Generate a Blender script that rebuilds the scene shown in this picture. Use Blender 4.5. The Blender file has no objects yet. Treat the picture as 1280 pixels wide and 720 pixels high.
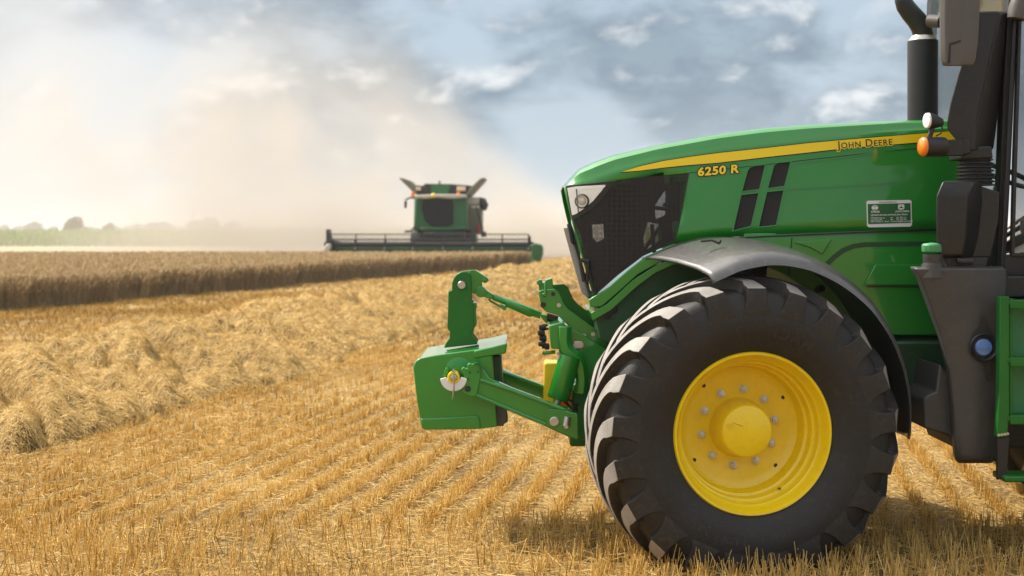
import bpy, bmesh, math, random
import numpy as np
from mathutils import Vector, Matrix
R = math.radians
random.seed(7); rng = np.random.default_rng(11)
scene = bpy.context.scene
col = scene.collection

# ---------------------------------------------------------------- camera, world, sun, exposure
F, CX, HY, H = 1778.0, 640.0, 290.0, 1.82     # focal length in photo pixels, centre column, horizon row, eye height
cd = bpy.data.cameras.new('camera'); cam = bpy.data.objects.new('camera', cd); col.objects.link(cam)
cam.location = (0, 0, H); cam.rotation_euler = (R(90), 0, 0)
cd.sensor_width = 36; cd.lens = 50; cd.shift_y = -70 / 1280; cd.clip_start = .1; cd.clip_end = 9000
cd.dof.use_dof = True; cd.dof.focus_distance = 8.1; cd.dof.aperture_fstop = 2.7
scene.camera = cam
SUN = Vector((-.74, .44, .96)).normalized()   # towards the sun: left, a little behind the tractor
el = math.asin(SUN.z); az = math.atan2(SUN.x, SUN.y)
w = bpy.data.worlds.new('World'); scene.world = w; w.use_nodes = True
def world_sky():
    nt = w.node_tree; N = nt.nodes; L = nt.links; bg = N['Background']
    def new(t, **k):
        n = N.new(t)
        for a, b in k.items(): setattr(n, a, b)
        return n
    def m(op, a, b=None, c=None):
        n = new('ShaderNodeMath', operation=op)
        for i, x in enumerate((a, b, c)):
            if x is None: continue
            if isinstance(x, (int, float)): n.inputs[i].default_value = x
            else: L.new(x, n.inputs[i])
        return n.outputs[0]
    def smooth(x, lo, hi, a=0., b=1.):
        n = new('ShaderNodeMapRange', interpolation_type='SMOOTHSTEP')
        L.new(x, n.inputs[0])
        for i, q in enumerate((lo, hi, a, b)): n.inputs[i + 1].default_value = q
        return n.outputs[0]
    def mix(f, a, b):
        n = new('ShaderNodeMix', data_type='RGBA')
        for s, x in ((n.inputs[0], f), (n.inputs[6], a), (n.inputs[7], b)):
            if isinstance(x, (int, float)): s.default_value = x
            elif isinstance(x, tuple): s.default_value = (*x, 1)
            else: L.new(x, s)
        return n.outputs[2]
    sky = new('ShaderNodeTexSky', sky_type='NISHITA', sun_disc=False, sun_elevation=el, sun_rotation=az, dust_density=2.0)
    tc = new('ShaderNodeTexCoord'); sep = new('ShaderNodeSeparateXYZ'); L.new(tc.outputs['Generated'], sep.inputs[0])
    mp = new('ShaderNodeMapping'); mp.inputs['Scale'].default_value = (1, 1, 1.9); mp.inputs['Location'].default_value = (.31, .2, .12)
    L.new(tc.outputs['Generated'], mp.inputs[0])
    def noise(scale, detail=6, rough=.55, dist=0.):
        n = new('ShaderNodeTexNoise'); L.new(mp.outputs[0], n.inputs['Vector'])
        n.inputs['Scale'].default_value = scale; n.inputs['Detail'].default_value = detail
        n.inputs['Roughness'].default_value = rough; n.inputs['Distortion'].default_value = dist
        return n.outputs['Fac']
    big = noise(5.0, 5, .5, .3); mid = noise(10.5, 7, .50, .25); fine = noise(30, 7, .6)
    z = sep.outputs[2]; x = sep.outputs[0]
    # overcast layer: slate-blue bodies whose upper, sunward edges are lit white
    mp2 = new('ShaderNodeMapping'); mp2.inputs['Scale'].default_value = (1, 1, 1.9); mp2.inputs['Location'].default_value = (.31 - .012, .2, .12 + .022)
    L.new(tc.outputs['Generated'], mp2.inputs[0])
    up_n = new('ShaderNodeTexNoise'); L.new(mp2.outputs[0], up_n.inputs['Vector'])
    for k_, v_ in (('Scale', 10.5), ('Detail', 7), ('Roughness', .50), ('Distortion', .25)): up_n.inputs[k_].default_value = v_
    dens = m('ADD', mid, m('MULTIPLY', m('SUBTRACT', big, .5), .9))
    cover = m('MULTIPLY', smooth(dens, .33, .58), smooth(z, .025, .10, .30, 1.0))
    rim = smooth(m('ADD', m('SUBTRACT', mid, up_n.outputs['Fac']), m('MULTIPLY', m('SUBTRACT', .56, dens), .22)), .025, .18)
    base = mix(.85, sky.outputs[0], (4.3, 5.3, 6.3))
    cloud = mix(rim, mix(smooth(fine, .35, .65), (2.05, 2.75, 3.5), (2.55, 3.35, 4.1)), (7.4, 7.7, 7.9))
    c = mix(cover, base, cloud)
    # brighter, warmer cloud towards the sun on the left and low over the horizon
    left = smooth(m('ADD', x, m('MULTIPLY', m('SUBTRACT', big, .5), .35)), -.10, -.34)
    c = mix(m('MULTIPLY', left, .66), c, (8.0, 7.9, 7.7))
    low = smooth(z, .045, -.01)
    c = mix(m('MULTIPLY', low, .5), c, (6.9, 7.0, 7.0))
    high = m('MULTIPLY', smooth(z, .20, .55), smooth(m('ADD', big, m('MULTIPLY', mid, .5)), .50, .80, .55, 1.0))
    c = mix(m('MULTIPLY', high, .85), c, (9.5, 9.7, 10.0))
    dt = new('ShaderNodeVectorMath', operation='DOT_PRODUCT'); L.new(tc.outputs['Generated'], dt.inputs[0]); dt.inputs[1].default_value = SUN
    glow = smooth(dt.outputs['Value'], .62, 1.0)
    c = mix(m('POWER', glow, 1.6), c, (22, 21, 19.5))
    L.new(c, bg.inputs[0]); bg.inputs[1].default_value = .092
world_sky()
sd = bpy.data.lights.new('sun', 'SUN'); sun = bpy.data.objects.new('sun', sd); col.objects.link(sun)
sd.energy = 5.0; sd.angle = R(.6); sd.color = (1, .925, .81)
sun.rotation_euler = (-SUN).to_track_quat('-Z', 'Y').to_euler()
vs = scene.view_settings; vs.view_transform = 'Standard'; vs.look = 'None'; vs.gamma = 1; vs.use_curve_mapping = False; vs.exposure = .40
scene.cycles.volume_step_rate = 1.0; scene.cycles.volume_max_steps = 96; scene.cycles.volume_bounces = 1
scene.cycles.max_bounces = 8; scene.cycles.transparent_max_bounces = 16; scene.cycles.use_denoising = True

# ---------------------------------------------------------------- materials
def mat(name, base, rough=.5, metal=0., coat=0., spec=.5, var=0., scale=8., dirt=0., dirtcol=(.30, .20, .10), bump=0., bscale=60., streak=None):
    m = bpy.data.materials.new(name); m.use_nodes = True
    nt = m.node_tree; N = nt.nodes; L = nt.links; b = N['Principled BSDF']
    b.inputs['Base Color'].default_value = (*base, 1); b.inputs['Roughness'].default_value = rough
    b.inputs['Metallic'].default_value = metal; b.inputs['Coat Weight'].default_value = coat
    b.inputs['Coat Roughness'].default_value = .035; b.inputs['Specular IOR Level'].default_value = spec
    tc = N.new('ShaderNodeTexCoord')
    if var or dirt:
        no = N.new('ShaderNodeTexNoise'); no.inputs['Scale'].default_value = scale; no.inputs['Detail'].default_value = 7; no.inputs['Roughness'].default_value = .6
        L.new(tc.outputs['Object'], no.inputs[0])
        mr = N.new('ShaderNodeMapRange'); L.new(no.outputs[0], mr.inputs[0])
        mr.inputs[1].default_value = .3; mr.inputs[2].default_value = .7; mr.inputs[3].default_value = 1 - var; mr.inputs[4].default_value = 1 + var
        hv = N.new('ShaderNodeHueSaturation'); hv.inputs['Color'].default_value = (*base, 1); L.new(mr.outputs[0], hv.inputs['Value'])
        c = hv.outputs[0]
        if dirt:
            n2 = N.new('ShaderNodeTexNoise'); n2.inputs['Scale'].default_value = scale * 6; n2.inputs['Detail'].default_value = 9; n2.inputs['Roughness'].default_value = .72
            L.new(tc.outputs['Object'], n2.inputs[0])
            m2 = N.new('ShaderNodeMapRange'); L.new(n2.outputs[0], m2.inputs[0]); m2.inputs[1].default_value = .52; m2.inputs[2].default_value = .74
            m2.inputs[3].default_value = 0; m2.inputs[4].default_value = dirt
            mx = N.new('ShaderNodeMix'); mx.data_type = 'RGBA'; L.new(m2.outputs[0], mx.inputs[0]); L.new(c, mx.inputs[6]); mx.inputs[7].default_value = (*dirtcol, 1)
            c = mx.outputs[2]
            r2 = N.new('ShaderNodeMapRange'); L.new(m2.outputs[0], r2.inputs[0]); r2.inputs[3].default_value = rough; r2.inputs[4].default_value = min(1, rough + .4)
            L.new(r2.outputs[0], b.inputs['Roughness'])
        L.new(c, b.inputs['Base Color'])
    if bump:
        nb = N.new('ShaderNodeTexNoise'); nb.inputs['Scale'].default_value = bscale; nb.inputs['Detail'].default_value = 4
        L.new(tc.outputs['Object'], nb.inputs[0]); bn = N.new('ShaderNodeBump'); bn.inputs['Strength'].default_value = bump; bn.inputs['Distance'].default_value = .01
        L.new(nb.outputs[0], bn.inputs['Height']); L.new(bn.outputs[0], b.inputs['Normal'])
    return m
M = {}
M['green'] = mat('green_paint', (.010, .225, .018), .36, 0, 1.0, .4, .06, 3, .10, (.20, .17, .08))
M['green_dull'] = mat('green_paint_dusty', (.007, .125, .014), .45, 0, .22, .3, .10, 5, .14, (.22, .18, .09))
M['green_dark'] = mat('dark_green_frame', (.008, .060, .014), .5, 0, .1, .5, .12, 6, .22, (.17, .14, .07))
M['green_cap'] = mat('pale_green_plastic', (.06, .27, .10), .5, 0, 0, .5, .1, 12)
M['yellow'] = mat('yellow_paint', (.84, .60, .002), .36, 0, .4, .5, .06, 4, .22, (.35, .22, .06))
M['decal_yellow'] = mat('yellow_decal', (.88, .66, .004), .35, 0, .3)
M['decal_black'] = mat('black_decal', (.008, .008, .008), .4)
M['decal_white'] = mat('white_decal', (.75, .76, .76), .4)
M['decal_green'] = mat('green_decal', (.012, .12, .03), .35)
M['rubber'] = mat('tyre_rubber', (.013, .012, .0115), .55, 0, 0, .45, .25, 5, .22, (.15, .095, .05), .25, 90)
M['lug'] = mat('tyre_lug_rubber', (.014, .013, .0125), .52, 0, 0, .5, .25, 6, .32, (.20, .12, .05), .2, 90)
M['worn_sunlit'] = mat('worn_sunlit_tread_rubber', (.27, .25, .23), .6, 0, 0, .5, .25, 9, .5, (.36, .28, .18), .2, 90)  # dusty, worn lug crowns, paled further to imitate sunlight on the tread
M['plastic'] = mat('black_plastic', (.012, .0115, .0115), .42, 0, 0, .5, .15, 8, .18, (.14, .11, .08), .08, 300)
M['tank'] = mat('grey_tank_plastic', (.046, .044, .044), .46, 0, 0, .5, .15, 6, .16, (.22, .19, .16), .06, 200)
M['fender'] = mat('grey_fender_plastic', (.046, .044, .043), .42, 0, .5, 1.0, .1, 5, .25, (.30, .26, .21))
M['mirror'] = mat('warm_grey_plastic', (.085, .078, .075), .5, 0, 0, .5, .06, 9, .1, (.2, .17, .12))
M['steel'] = mat('zinc_steel', (.55, .52, .46), .35, .9, 0, .5, .1, 20)
M['chrome'] = mat('silver_reflector', (.90, .90, .88), .25, .25, .4)
M['black'] = mat('black_metal', (.012, .012, .012), .5, 0, 0, .5, .1, 10, .15)
M['rod'] = mat('dark_steel_rod', (.07, .055, .04), .35, .7)
M['stack'] = mat('exhaust_black', (.016, .016, .017), .38, .2, 0, .5, .08, 8)
M['orange'] = mat('orange_lens', (.85, .22, .01), .2, 0, .5)
M['blue'] = mat('blue_cap', (.10, .22, .55), .3, 0, .3)
M['vent'] = mat('vent_mesh', (.020, .017, .016), .5)
def vent_slats(m, sc=42, ang=35):
    nt = m.node_tree; N = nt.nodes; L = nt.links; b = N['Principled BSDF']
    tc = N.new('ShaderNodeTexCoord'); mp = N.new('ShaderNodeMapping'); mp.inputs['Rotation'].default_value = (0, R(ang), 0); L.new(tc.outputs['Object'], mp.inputs[0])
    wv = N.new('ShaderNodeTexWave'); wv.bands_direction = 'Z'; wv.inputs['Scale'].default_value = sc; L.new(mp.outputs[0], wv.inputs[0])
    cr = N.new('ShaderNodeValToRGB'); cr.color_ramp.elements[0].color = (.008, .007, .007, 1); cr.color_ramp.elements[1].color = (.034, .03, .028, 1)
    L.new(wv.outputs[0], cr.inputs[0]); L.new(cr.outputs[0], b.inputs['Base Color'])
    bn = N.new('ShaderNodeBump'); bn.inputs['Strength'].default_value = .8; bn.inputs['Distance'].default_value = .01; L.new(wv.outputs[0], bn.inputs['Height']); L.new(bn.outputs[0], b.inputs['Normal'])
vent_slats(M['vent'])
def see_through(name, c, alpha, rough=.5, dots=False):
    m = bpy.data.materials.new(name); m.use_nodes = True; nt = m.node_tree; N = nt.nodes; L = nt.links
    b = N['Principled BSDF']; b.inputs['Base Color'].default_value = (*c, 1); b.inputs['Roughness'].default_value = rough
    t = N.new('ShaderNodeBsdfTransparent'); mx = N.new('ShaderNodeMixShader'); o = N['Material Output']
    mx.inputs[0].default_value = alpha; L.new(t.outputs[0], mx.inputs[1]); L.new(b.outputs[0], mx.inputs[2]); L.new(mx.outputs[0], o.inputs[0])
    if dots:
        tc = N.new('ShaderNodeTexCoord'); vo = N.new('ShaderNodeTexVoronoi'); vo.inputs['Scale'].default_value = 34; vo.inputs['Randomness'].default_value = .15
        L.new(tc.outputs['Object'], vo.inputs[0]); mr = N.new('ShaderNodeMapRange'); L.new(vo.outputs[0], mr.inputs[0])
        mr.inputs[1].default_value = .15; mr.inputs[2].default_value = .6; mr.inputs[3].default_value = alpha - .12; mr.inputs[4].default_value = alpha + .12
        L.new(mr.outputs[0], mx.inputs[0])
    return m
M['screen'] = see_through('perforated_screen', (.020, .016, .015), .55, .6, True)
M['glass'] = see_through('tinted_glass', (.03, .04, .035), .38, .03)
M['dark_glass'] = mat('dark_cab_glass', (.010, .010, .011), .25, 0, 0, .25)
M['lens'] = see_through('clear_lens', (.9, .9, .88), .10, .02)

def straw(name, lo, hi, mid=None, trans=.25, rough=.6):
    m = bpy.data.materials.new(name); m.use_nodes = True; nt = m.node_tree; N = nt.nodes; L = nt.links
    b = N['Principled BSDF']; at = N.new('ShaderNodeAttribute'); at.attribute_name = 'tint'
    cr = N.new('ShaderNodeValToRGB'); e = cr.color_ramp.elements; e[0].color = (*lo, 1); e[1].color = (*hi, 1)
    if mid: q = cr.color_ramp.elements.new(.5); q.color = (*mid, 1)
    L.new(at.outputs['Fac'], cr.inputs[0]); L.new(cr.outputs[0], b.inputs['Base Color']); b.inputs['Roughness'].default_value = rough
    b.inputs['Specular IOR Level'].default_value = .35
    tr = N.new('ShaderNodeBsdfTranslucent'); L.new(cr.outputs[0], tr.inputs[0]); mx = N.new('ShaderNodeMixShader'); mx.inputs[0].default_value = trans
    L.new(b.outputs[0], mx.inputs[1]); L.new(tr.outputs[0], mx.inputs[2]); L.new(mx.outputs[0], N['Material Output'].inputs[0])
    return m
M['stubble'] = straw('stubble_straw', (.32, .18, .04), (.95, .75, .34), (.82, .56, .16), .35)
M['loose'] = straw('loose_straw', (.52, .32, .08), (.94, .76, .40), (.82, .58, .19), .3)
M['swath'] = straw('windrow_straw', (.46, .29, .085), (.97, .80, .42), (.87, .64, .25), .25)
M['wheat'] = straw('ripe_wheat', (.36, .22, .10), (.80, .65, .39), (.58, .44, .24), .35)
M['corn'] = straw('corn_leaves', (.12, .26, .015), (.38, .54, .06), (.24, .42, .03), .4)
M['leaf'] = straw('tree_leaves', (.03, .055, .012), (.09, .12, .03), (.055, .085, .02), .25)
M['bark'] = mat('bark', (.09, .065, .045), .9, 0, 0, .3, .2, 5)
def ground_mat(name, stops, scale=1.0):
    m = bpy.data.materials.new(name); m.use_nodes = True; nt = m.node_tree; N = nt.nodes; L = nt.links; b = N['Principled BSDF']
    tc = N.new('ShaderNodeTexCoord'); n1 = N.new('ShaderNodeTexNoise'); n1.inputs['Scale'].default_value = 38 * scale; n1.inputs['Detail'].default_value = 8; n1.inputs['Roughness'].default_value = .7
    mp = N.new('ShaderNodeMapping'); mp.inputs['Rotation'].default_value = (0, 0, R(9.4)); mp.inputs['Scale'].default_value = (1, .35, 1)
    L.new(tc.outputs['Object'], mp.inputs[0]); L.new(mp.outputs[0], n1.inputs[0])
    n2 = N.new('ShaderNodeTexNoise'); n2.inputs['Scale'].default_value = .8; n2.inputs['Detail'].default_value = 6; L.new(tc.outputs['Object'], n2.inputs[0])
    ad = N.new('ShaderNodeMath'); ad.operation = 'MULTIPLY_ADD'; L.new(n2.outputs[0], ad.inputs[0]); ad.inputs[1].default_value = .35; L.new(n1.outputs[0], ad.inputs[2])
    cr = N.new('ShaderNodeValToRGB'); L.new(ad.outputs[0], cr.inputs[0]); cr.color_ramp.elements[0].position = stops[0][0]; cr.color_ramp.elements[0].color = (*stops[0][1], 1)
    cr.color_ramp.elements[1].position = stops[-1][0]; cr.color_ramp.elements[1].color = (*stops[-1][1], 1)
    for p, c in stops[1:-1]: q = cr.color_ramp.elements.new(p); q.color = (*c, 1)
    L.new(cr.outputs[0], b.inputs['Base Color']); b.inputs['Roughness'].default_value = .9; b.inputs['Specular IOR Level'].default_value = .2
    bn = N.new('ShaderNodeBump'); bn.inputs['Strength'].default_value = .7; bn.inputs['Distance'].default_value = .03; L.new(n1.outputs[0], bn.inputs['Height']); L.new(bn.outputs[0], b.inputs['Normal'])
    return m
M['ground'] = ground_mat('stubble_ground', [(.48, (.05, .03, .013)), (.62, (.18, .11, .038)), (.76, (.38, .25, .085)), (.94, (.64, .46, .20))])
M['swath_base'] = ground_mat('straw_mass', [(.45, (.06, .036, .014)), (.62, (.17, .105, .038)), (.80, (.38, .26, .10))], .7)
M['wheat_base'] = ground_mat('wheat_mass', [(.45, (.23, .155, .075)), (.62, (.36, .26, .13)), (.8, (.50, .38, .20))], .5)
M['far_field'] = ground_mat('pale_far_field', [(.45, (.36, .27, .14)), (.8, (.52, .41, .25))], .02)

# ---------------------------------------------------------------- mesh helpers
def tag(o, label=None, cat=None, group=None, kind=None):
    for k, v in (('label', label), ('category', cat), ('group', group), ('kind', kind)):
        if v: o[k] = v
    return o
def empty(name, loc, label, cat, group=None):
    o = bpy.data.objects.new(name, None); o.location = loc; o.empty_display_size = .3; col.objects.link(o)
    return tag(o, label, cat, group)
def origin_of(o):
    v = Vector((0, 0, 0))
    while o is not None: v += o.location; o = o.parent
    return v
def P(px, py, Y):
    return Vector(((px - CX) * Y / F, Y, H - (py - HY) * Y / F))
class MB:
    def __init__(s): s.bm = bmesh.new()
    def face(s, pts):
        vs_ = [s.bm.verts.new(p) for p in pts]
        return s.bm.faces.new(vs_)
    def prism(s, pts, y0, y1):                      # (x, z) outline from depth y0 back to y1
        a = [s.bm.verts.new((x, y0, z)) for x, z in pts]; b = [s.bm.verts.new((x, y1, z)) for x, z in pts]
        s.bm.faces.new(a); s.bm.faces.new(b[::-1])
        n = len(a)
        for i in range(n): s.bm.faces.new((a[i], b[i], b[(i + 1) % n], a[(i + 1) % n]))
        return s
    def plate(s, px, y0, y1):                       # outline measured on the photo at depth y0
        q = [P(x, y, y0) for x, y in px]
        return s.prism([(v.x, v.z) for v in q], y0, y1)
    def box(s, c, d, rot=None):
        r = bmesh.ops.create_cube(s.bm, size=1)['verts']
        mt = Matrix.Translation(c) @ (rot.to_matrix().to_4x4() if rot is not None else Matrix()) @ Matrix.Diagonal((*d, 1))
        bmesh.ops.transform(s.bm, matrix=mt, verts=r); return s
    def tube(s, pts, rad, n=12, cap=True):
        pts = [Vector(p) for p in pts]; k = len(pts)
        rad = [rad] * k if isinstance(rad, (int, float)) else rad
        rings = []; up = None
        for i in range(k):
            t = (pts[min(i + 1, k - 1)] - pts[max(i - 1, 0)]).normalized()
            if up is None: up = t.orthogonal().normalized()
            up = (up - t * up.dot(t)).normalized(); sd_ = t.cross(up)
            rings.append([s.bm.verts.new(pts[i] + (up * math.cos(a) + sd_ * math.sin(a)) * rad[i]) for a in [2 * math.pi * j / n for j in range(n)]])
        for a, b in zip(rings, rings[1:]):
            for j in range(n): s.bm.faces.new((a[j], a[(j + 1) % n], b[(j + 1) % n], b[j]))
        if cap: s.bm.faces.new(rings[0][::-1]); s.bm.faces.new(rings[-1])
        return s
    def lathe(s, prof, c, ax, up, n=64, close=False):  # prof: (radius, distance along ax)
        c = Vector(c); ax = Vector(ax).normalized(); up = Vector(up); sd_ = ax.cross(up)
        rings = []
        for r, a in prof:
            if r < 1e-6: rings.append([s.bm.verts.new(c + ax * a)]); continue
            rings.append([s.bm.verts.new(c + ax * a + (up * math.cos(t) + sd_ * math.sin(t)) * r) for t in [2 * math.pi * j / n for j in range(n)]])
        if close: rings.append(rings[0])
        for a, b in zip(rings, rings[1:]):
            for j in range(n):
                q = (j + 1) % n
                if len(a) == 1 and len(b) == 1: continue
                if len(a) == 1: s.bm.faces.new((a[0], b[q], b[j]))
                elif len(b) == 1: s.bm.faces.new((a[j], a[q], b[0]))
                else: s.bm.faces.new((a[j], a[q], b[q], b[j]))
        return s
    def grid(s, rows):
        v = [[s.bm.verts.new(p) for p in r] for r in rows]
        for a, b in zip(v, v[1:]):
            for j in range(len(a) - 1): s.bm.faces.new((a[j], a[j + 1], b[j + 1], b[j]))
        return s
    def build(s, name, m, parent=None, bev=0., smooth=True, ang=32, solid=0., normals=True, seg=2):
        if normals: bmesh.ops.recalc_face_normals(s.bm, faces=s.bm.faces)
        if parent is not None: bmesh.ops.translate(s.bm, vec=-origin_of(parent), verts=s.bm.verts)
        me = bpy.data.meshes.new(name); s.bm.to_mesh(me); s.bm.free()
        me.materials.append(m); o = bpy.data.objects.new(name, me); col.objects.link(o)
        if smooth:
            me.polygons.foreach_set('use_smooth', [True] * len(me.polygons)); me.set_sharp_from_angle(angle=R(ang))
        if solid:
            q = o.modifiers.new('solid', 'SOLIDIFY'); q.thickness = solid; q.offset = -1
        if bev:
            q = o.modifiers.new('bevel', 'BEVEL'); q.width = bev; q.segments = seg; q.limit_method = 'ANGLE'; q.angle_limit = R(35)
        if parent is not None: o.parent = parent
        return o
def root_at(name, mb, m, **k):                       # top-level mesh with its origin at a given base
    return mb.build(name, m, None, **k)
def strands(name, base, vec, rad, tint, m, sides=3, taper=.75):
    """many straight straws as ONE mesh: base (N,3), vec (N,3), rad (N), tint (N)"""
    n = len(base); d = vec / np.linalg.norm(vec, axis=1, keepdims=True)
    ref = np.where(np.abs(d[:, 2:3]) > .8, np.array([[1., 0, 0]]), np.array([[0, 0, 1.]]))
    u = np.cross(d, ref); u /= np.linalg.norm(u, axis=1, keepdims=True); v = np.cross(d, u)
    ph = rng.uniform(0, 6.28, n)
    if sides == 2:
        cs = [(np.cos(ph), np.sin(ph)), (-np.cos(ph), -np.sin(ph))]
    else:
        cs = [(np.cos(ph + 2 * np.pi * k / sides), np.sin(ph + 2 * np.pi * k / sides)) for k in range(sides)]
    ring = [(u * c[:, None] + v * s_[:, None]) * rad[:, None] for c, s_ in cs]
    V = np.stack([base + r for r in ring] + [base + vec + r * taper for r in ring], 1).reshape(-1, 3)
    k = sides; o = (np.arange(n) * 2 * k)[:, None]
    if k == 2: q = np.array([[0, 1, 3, 2]])
    else: q = np.array([[i, (i + 1) % k, k + (i + 1) % k, k + i] for i in range(k)])
    Fc = (o[:, :, None] + q[None]).reshape(-1, 4)
    me = bpy.data.meshes.new(name); me.vertices.add(len(V)); me.vertices.foreach_set('co', V.astype(np.float32).ravel())
    me.loops.add(Fc.size); me.loops.foreach_set('vertex_index', Fc.astype(np.int32).ravel())
    me.polygons.add(len(Fc)); me.polygons.foreach_set('loop_start', np.arange(0, Fc.size, 4, dtype=np.int32))
    me.update(calc_edges=True)
    a = me.attributes.new('tint', 'FLOAT', 'POINT'); a.data.foreach_set('value', np.repeat(tint, 2 * k).astype(np.float32))
    me.materials.append(m); ob = bpy.data.objects.new(name, me); col.objects.link(ob)
    return ob
_perm = rng.random((256, 256))
def vnoise(x, y):
    xi = np.floor(x).astype(int); yi = np.floor(y).astype(int); fx = x - xi; fy = y - yi
    fx = fx * fx * (3 - 2 * fx); fy = fy * fy * (3 - 2 * fy); g = lambda i, j: _perm[i % 256, j % 256]
    return (g(xi, yi) * (1 - fx) + g(xi + 1, yi) * fx) * (1 - fy) + (g(xi, yi + 1) * (1 - fx) + g(xi + 1, yi + 1) * fx) * fy
def fbm(x, y, o=4):
    s = 0; a = .5
    for k in range(o): s = s + a * vnoise(x * 2 ** k + 17 * k, y * 2 ** k + 31 * k); a *= .5
    return s
SL = .166                                            # the drilled rows, the windrow and the crop edge all run this way (x per y)

# ---------------------------------------------------------------- setting: ground, far field
mb = MB(); mb.face([(-2500, -300, 0), (2500, -300, 0), (2500, 3500, 0), (-2500, 3500, 0)])
g = mb.build('ground', M['ground'], smooth=False); tag(g, 'golden stubble ground covered with chaff and loose straw', 'ground', kind='structure')
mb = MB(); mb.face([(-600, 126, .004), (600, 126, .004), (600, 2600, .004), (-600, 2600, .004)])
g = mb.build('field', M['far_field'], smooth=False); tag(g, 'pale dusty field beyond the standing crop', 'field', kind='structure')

# stubble: rows of cut stalks, denser near the camera
def in_tyre(x, y): return (np.abs(x - 1.25) < .30) & (y > 7.60) & (y < 8.16)
SWA, SWW = -7.42, 1.66                               # windrow centre offset and half width
def crop_edge(y): return -21.42 + .2885 * y + .35 * np.sin(y * .21) + .2 * np.sin(y * .57 + 1) + .9 * (vnoise(np.asarray(y * 1.1, float), np.asarray(y * 0. + 5.)) - .5)
def rows_area(y0, y1, spacing, step, xm):
    ys = []; xs = []
    a0 = -(.36 * y1 + xm) - SL * y1; a1 = .36 * y1 + xm - SL * y0
    for a in np.arange(a0, a1, spacing):
        y = np.arange(y0, y1, step); y = y + rng.uniform(-step * .5, step * .5, len(y)); x = a + SL * y + rng.normal(0, .012, len(y))
        k = np.abs(x) < .36 * y + xm; xs.append(x[k]); ys.append(y[k])
    return np.concatenate(xs), np.concatenate(ys)
B = []; V = []; Rr = []; T = []
for y0, y1, sp, st, til, rd in ((6.2, 8.8, .17, .028, 4, .0027), (8.8, 13, .26, .016, 5, .0027), (13, 22, .27, .024, 4, .0038), (22, 42, .24, .055, 3, .0064), (42, 84, .5, .15, 3, .011)):
    x, y = rows_area(y0, y1, sp, st, 1.4)
    patch = fbm(x * .9, y * .5, 3)
    keep = (rng.random(len(x)) < np.clip(.25 + 1.9 * (patch - .22), .15, 1)) & ~((np.abs(x - SL * y - SWA + .15) < SWW * .88) & (y > 9)) & (x > crop_edge(y)) & ~in_tyre(x, y)
    x = x[keep]; y = y[keep]; n = len(x) * til
    bx = np.repeat(x, til) + rng.normal(0, .034 if y1 < 9 else .02, n); by = np.repeat(y, til) + rng.normal(0, .03 if y1 < 9 else .018, n)
    hh = np.where(by < 8.7, rng.uniform(.085, .165, n), rng.uniform(.045, .10, n)) * np.repeat(rng.uniform(.75, 1.15, len(x)), til)
    ln = np.repeat(rng.normal(0, .10, (len(x), 2)), til, 0) + rng.normal(0, .16, (n, 2))
    broke = rng.random(n) < .16; ln[broke] *= 4.5
    B.append(np.stack([bx, by, np.zeros(n)], 1)); V.append(np.stack([ln[:, 0] * hh, ln[:, 1] * hh, hh * np.where(broke, .5, 1)], 1))
    Rr.append(np.full(n, rd) * rng.uniform(.7, 1.25, n)); T.append(np.clip(rng.beta(2.2, 2.2, n) + (np.repeat(fbm(x * .5, y * .5, 2), til) - .37) * .6 - (.24 if y0 >= 22 else 0), 0, 1))
o = strands('stubble', np.concatenate(B), np.concatenate(V), np.concatenate(Rr), np.concatenate(T), M['stubble'])
tag(o, 'short golden wheat stubble standing in drilled rows', 'stubble', kind='stuff')
B = []; V = []; Rr = []; T = []
for y0, y1, den, rd, lm in ((6.2, 13, 470, .0023, .12), (13, 24, 120, .0034, .16), (24, 48, 9, .006, .18), (48, 84, 3, .012, .3)):
    n = int(den * (.36 * (y1 ** 2 - y0 ** 2) + 2.4 * (y1 - y0))); y = np.sqrt(rng.uniform(y0 ** 2, y1 ** 2, n)); x = rng.uniform(-1, 1, n) * (.36 * y + 1.2)
    k = (x > crop_edge(y)) & ~in_tyre(x, y) & (rng.random(n) < 2.2 * (fbm(x * 1.3, y * .6, 3) - .18)); x = x[k]; y = y[k]; n = len(x)
    a = rng.uniform(0, 6.28, n); l = lm * rng.uniform(.35, 1.2, n); t = rng.normal(0, .16 if y0 < 20 else .05, n)
    B.append(np.stack([x, y, rng.uniform(.004, .05, n) * (1 + (y > 24) * .5)], 1)); V.append(np.stack([np.cos(a) * l, np.sin(a) * l, np.abs(t) * l], 1)); Rr.append(rd * rng.uniform(.6, 1.2, n)); T.append(rng.beta(2.5, 2, n))
o = strands('loose_straw', np.concatenate(B), np.concatenate(V), np.concatenate(Rr), np.concatenate(T), M['loose'])
tag(o, 'pale cut straw and chaff lying loose among the stubble', 'straw', kind='stuff')

# windrow: heaped straw, lumpy, with straws all over it
def swath_h(t, y):
    yy = y + 1.3 * t                                  # the heaps lie slantwise
    lump = fbm(yy * .7, t * .7 + 3, 2); clod = fbm(yy * 2.1 + 9 + 2 * lump, t * 1.2, 3); rag = fbm(yy * 5.5 + 2, t * 3.6, 2)
    prof = np.where(t < -.80, 1 - np.clip((-.80 - t) / .86, 0, 1) ** 2, np.clip(1 - (t + .80) / 2.46, 0, 1) ** .75)   # crest on the far side, long slope towards the rows
    fold = np.abs(np.sin(yy * 2.5 + 6.0 * lump + 1.2 * np.sin(yy * .8)))      # tumbled folds lying slantwise
    return np.maximum(0, .80 * np.tanh((.48 * prof ** .8 + np.sqrt(np.maximum(prof, 0)) * (.26 * (lump - .36) + .74 * (clod - .42) + .60 * (fold ** .7 - .6) * (.4 + clod) + .42 * (rag - .37))) / .80))
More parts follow.
